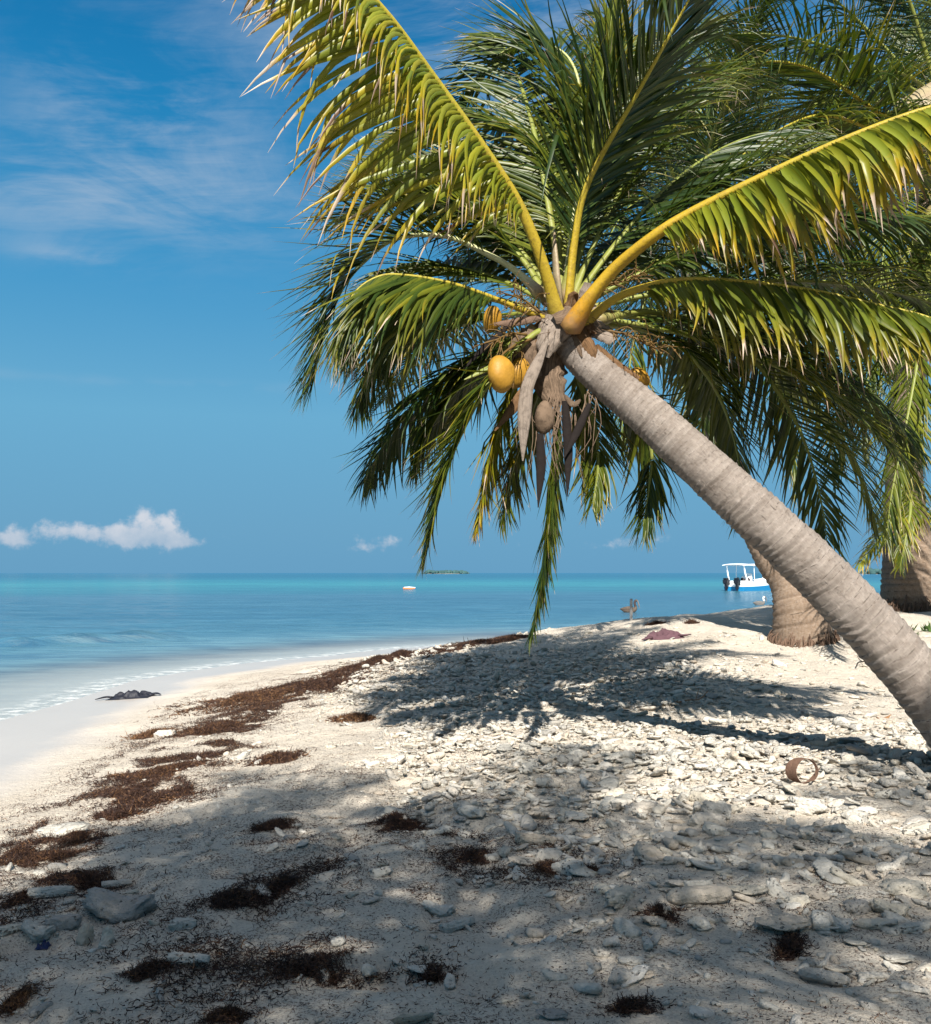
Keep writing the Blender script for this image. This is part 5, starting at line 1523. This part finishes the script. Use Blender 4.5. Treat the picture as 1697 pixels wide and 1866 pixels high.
bm_ = mesh('gunwale', band.reshape(-1, 3), [grid_faces(24, 8), np.array([[7, 6, 5, 4, 3, 2, 1, 0]])], WHITE, None, False)
obj('gunwale', bm_, boat)
for sy in (-.55, .55):
    b = MB()
    b.add(*box((-.38, sy, .82), (.62, .46, .50), bevel=.09))
    b.add(*box((-.42, sy, 1.08), (.50, .40, .12), bevel=.05))
    b.add(*box((-.36, sy, .40), (.30, .24, .55), bevel=.05))
    b.add(*box((-.36, sy, .02), (.26, .10, .5), bevel=.03))
    b.add(*box((-.12, sy, .6), (.30, .22, .2), bevel=.03))
    b.add(*tube(np.array([(-.62, sy, -.25), (-.1, sy, -.25)]), [.07, .05], 8))
    o = obj('outboard_motor', b.me('outboard_motor', BLACK, False), boat)
b = MB()
for sy in (-.95, .95):
    b.add(*tube(np.array([(.75, sy, .8), (.45, sy * .95, 1.5), (.25, sy * .92, 2.28)]), [.075, .07, .06], 8))
    b.add(*tube(np.array([(3.3, sy, .9), (3.25, sy * .95, 2.32)]), [.035, .035], 6))
    b.add(*tube(np.array([(1.9, sy, .85), (1.9, sy * .95, 2.32)]), [.03, .03], 6))
obj('canopy_post', b.me('canopy_post', WHITE, False), boat)
cp_ = MB()
ux, uy = np.meshgrid(np.linspace(-.1, 3.6, 12), np.linspace(-1.12, 1.12, 9))
uz = 2.32 + .12 * (1 - (uy / 1.12) ** 2) + .02 * np.sin(ux * 2)
tp = np.stack([ux, uy, uz], -1).reshape(-1, 3); f = grid_faces(9, 12)
rim = np.r_[np.arange(12), np.arange(1, 9) * 12 + 11, 8 * 12 + np.arange(10, -1, -1), np.arange(7, 0, -1) * 12]
cp_.add(np.vstack([tp, tp - UPZ * .07]), [f, f[:, ::-1] + 108, np.stack([rim, rim + 108, np.roll(rim, -1) + 108, np.roll(rim, -1)], -1)])
obj('canopy', cp_.me('canopy', WHITE, False), boat)
b = MB(); b.add(*box((2.2, 0, .95), (.5, .9, .7), bevel=.05)); b.add(*box((.9, 0, .72), (.45, 1.7, .35), bevel=.05)); b.add(*box((2.4, 0, 1.4), (.05, .8, .3), bevel=.02))
obj('console', b.me('console', WHITE, False), boat)
b = MB()
for x, y_, z_, s_ in ((1.3, .4, 1.0, .2), (1.2, -.3, .95, .16), (1.6, -.5, .98, .18), (1.5, .1, 1.02, .15)):
    v, f = ICO[2]; b.add(v * s_ * np.array([1, .8, 1]) + np.array([x, y_, z_]), [f])
obj('gear_bag', b.me('gear_bag', FEATH_D), boat)

# float out on the turquoise water
q = at(746, 1073, 98.); q[2] = WATER_Z + .05
b = MB(); b.add(*tube(np.array([(-.62, 0, .03), (-.55, 0, .05), (0, 0, .06), (.3, 0, .05), (.6, 0, .03)]), [.03, .10, .11, .10, .02], 10))
fl = tag(obj('float', b.me('float', ORANGE), None, tuple(q)), 'orange and white float drifting on the turquoise water', 'float')
b = MB(); b.add(*tube(np.array([(-.5, -.02, .13), (0, -.02, .145), (.62, -.02, .12)]), [.05, .055, .03], 8))
obj('white_strip', b.me('white_strip', WHITE), fl)

# ------------------------------------------------------------------ far island
def island(px0, px1, D, hpx, name, label, seed):
    g = np.random.default_rng(seed)
    a, b_ = at(px0, 1044, D), at(px1, 1044, D)
    L_ = b_[0] - a[0]; mpp = D / FPX
    root = empty(name, ((a[0] + b_[0]) / 2, D, WATER_Z), label, 'island')
    m = MB(); v, f = ICO[2]
    for k in range(150):
        t = g.random()
        env = min(1, 6 * min(t, 1 - t) + .25) * (.6 + .5 * float(fbm(np.array([[t * 9, seed, 0]]), 3)[0]))
        r = hpx * mpp * g.uniform(.3, .55) * env
        c = np.array([(t - .5) * L_, g.normal(0, hpx * mpp * 1.5), hpx * mpp * env * .55 * g.random() + .25 * r])
        m.add(v * r * np.array([1.3, 1.3, .9]) * (1 + .5 * (fbm(v * 2.4 + k, 3) - .5))[:, None] + c, [f])
    obj('tree_cover', m.me('tree_cover', ISLEM), root)['kind'] = 'stuff'
    vs_, fs = ICO[3]
    obj('sandbank', mesh('sandbank', vs_ * np.array([L_ * .5, hpx * mpp * 3, hpx * mpp * .05]), [fs], SAND), root)


island(770, 856, 1800, 7.5, 'far_island', 'small low wooded island on the horizon', 4)
island(1555, 1760, 1300, 12, 'far_island', 'dark wooded shore on the horizon behind the right palms', 9)

scene.cycles.max_bounces = 6
scene.cycles.transparent_max_bounces = 12
scene.cycles.diffuse_bounces = 3
scene.cycles.use_denoising = True
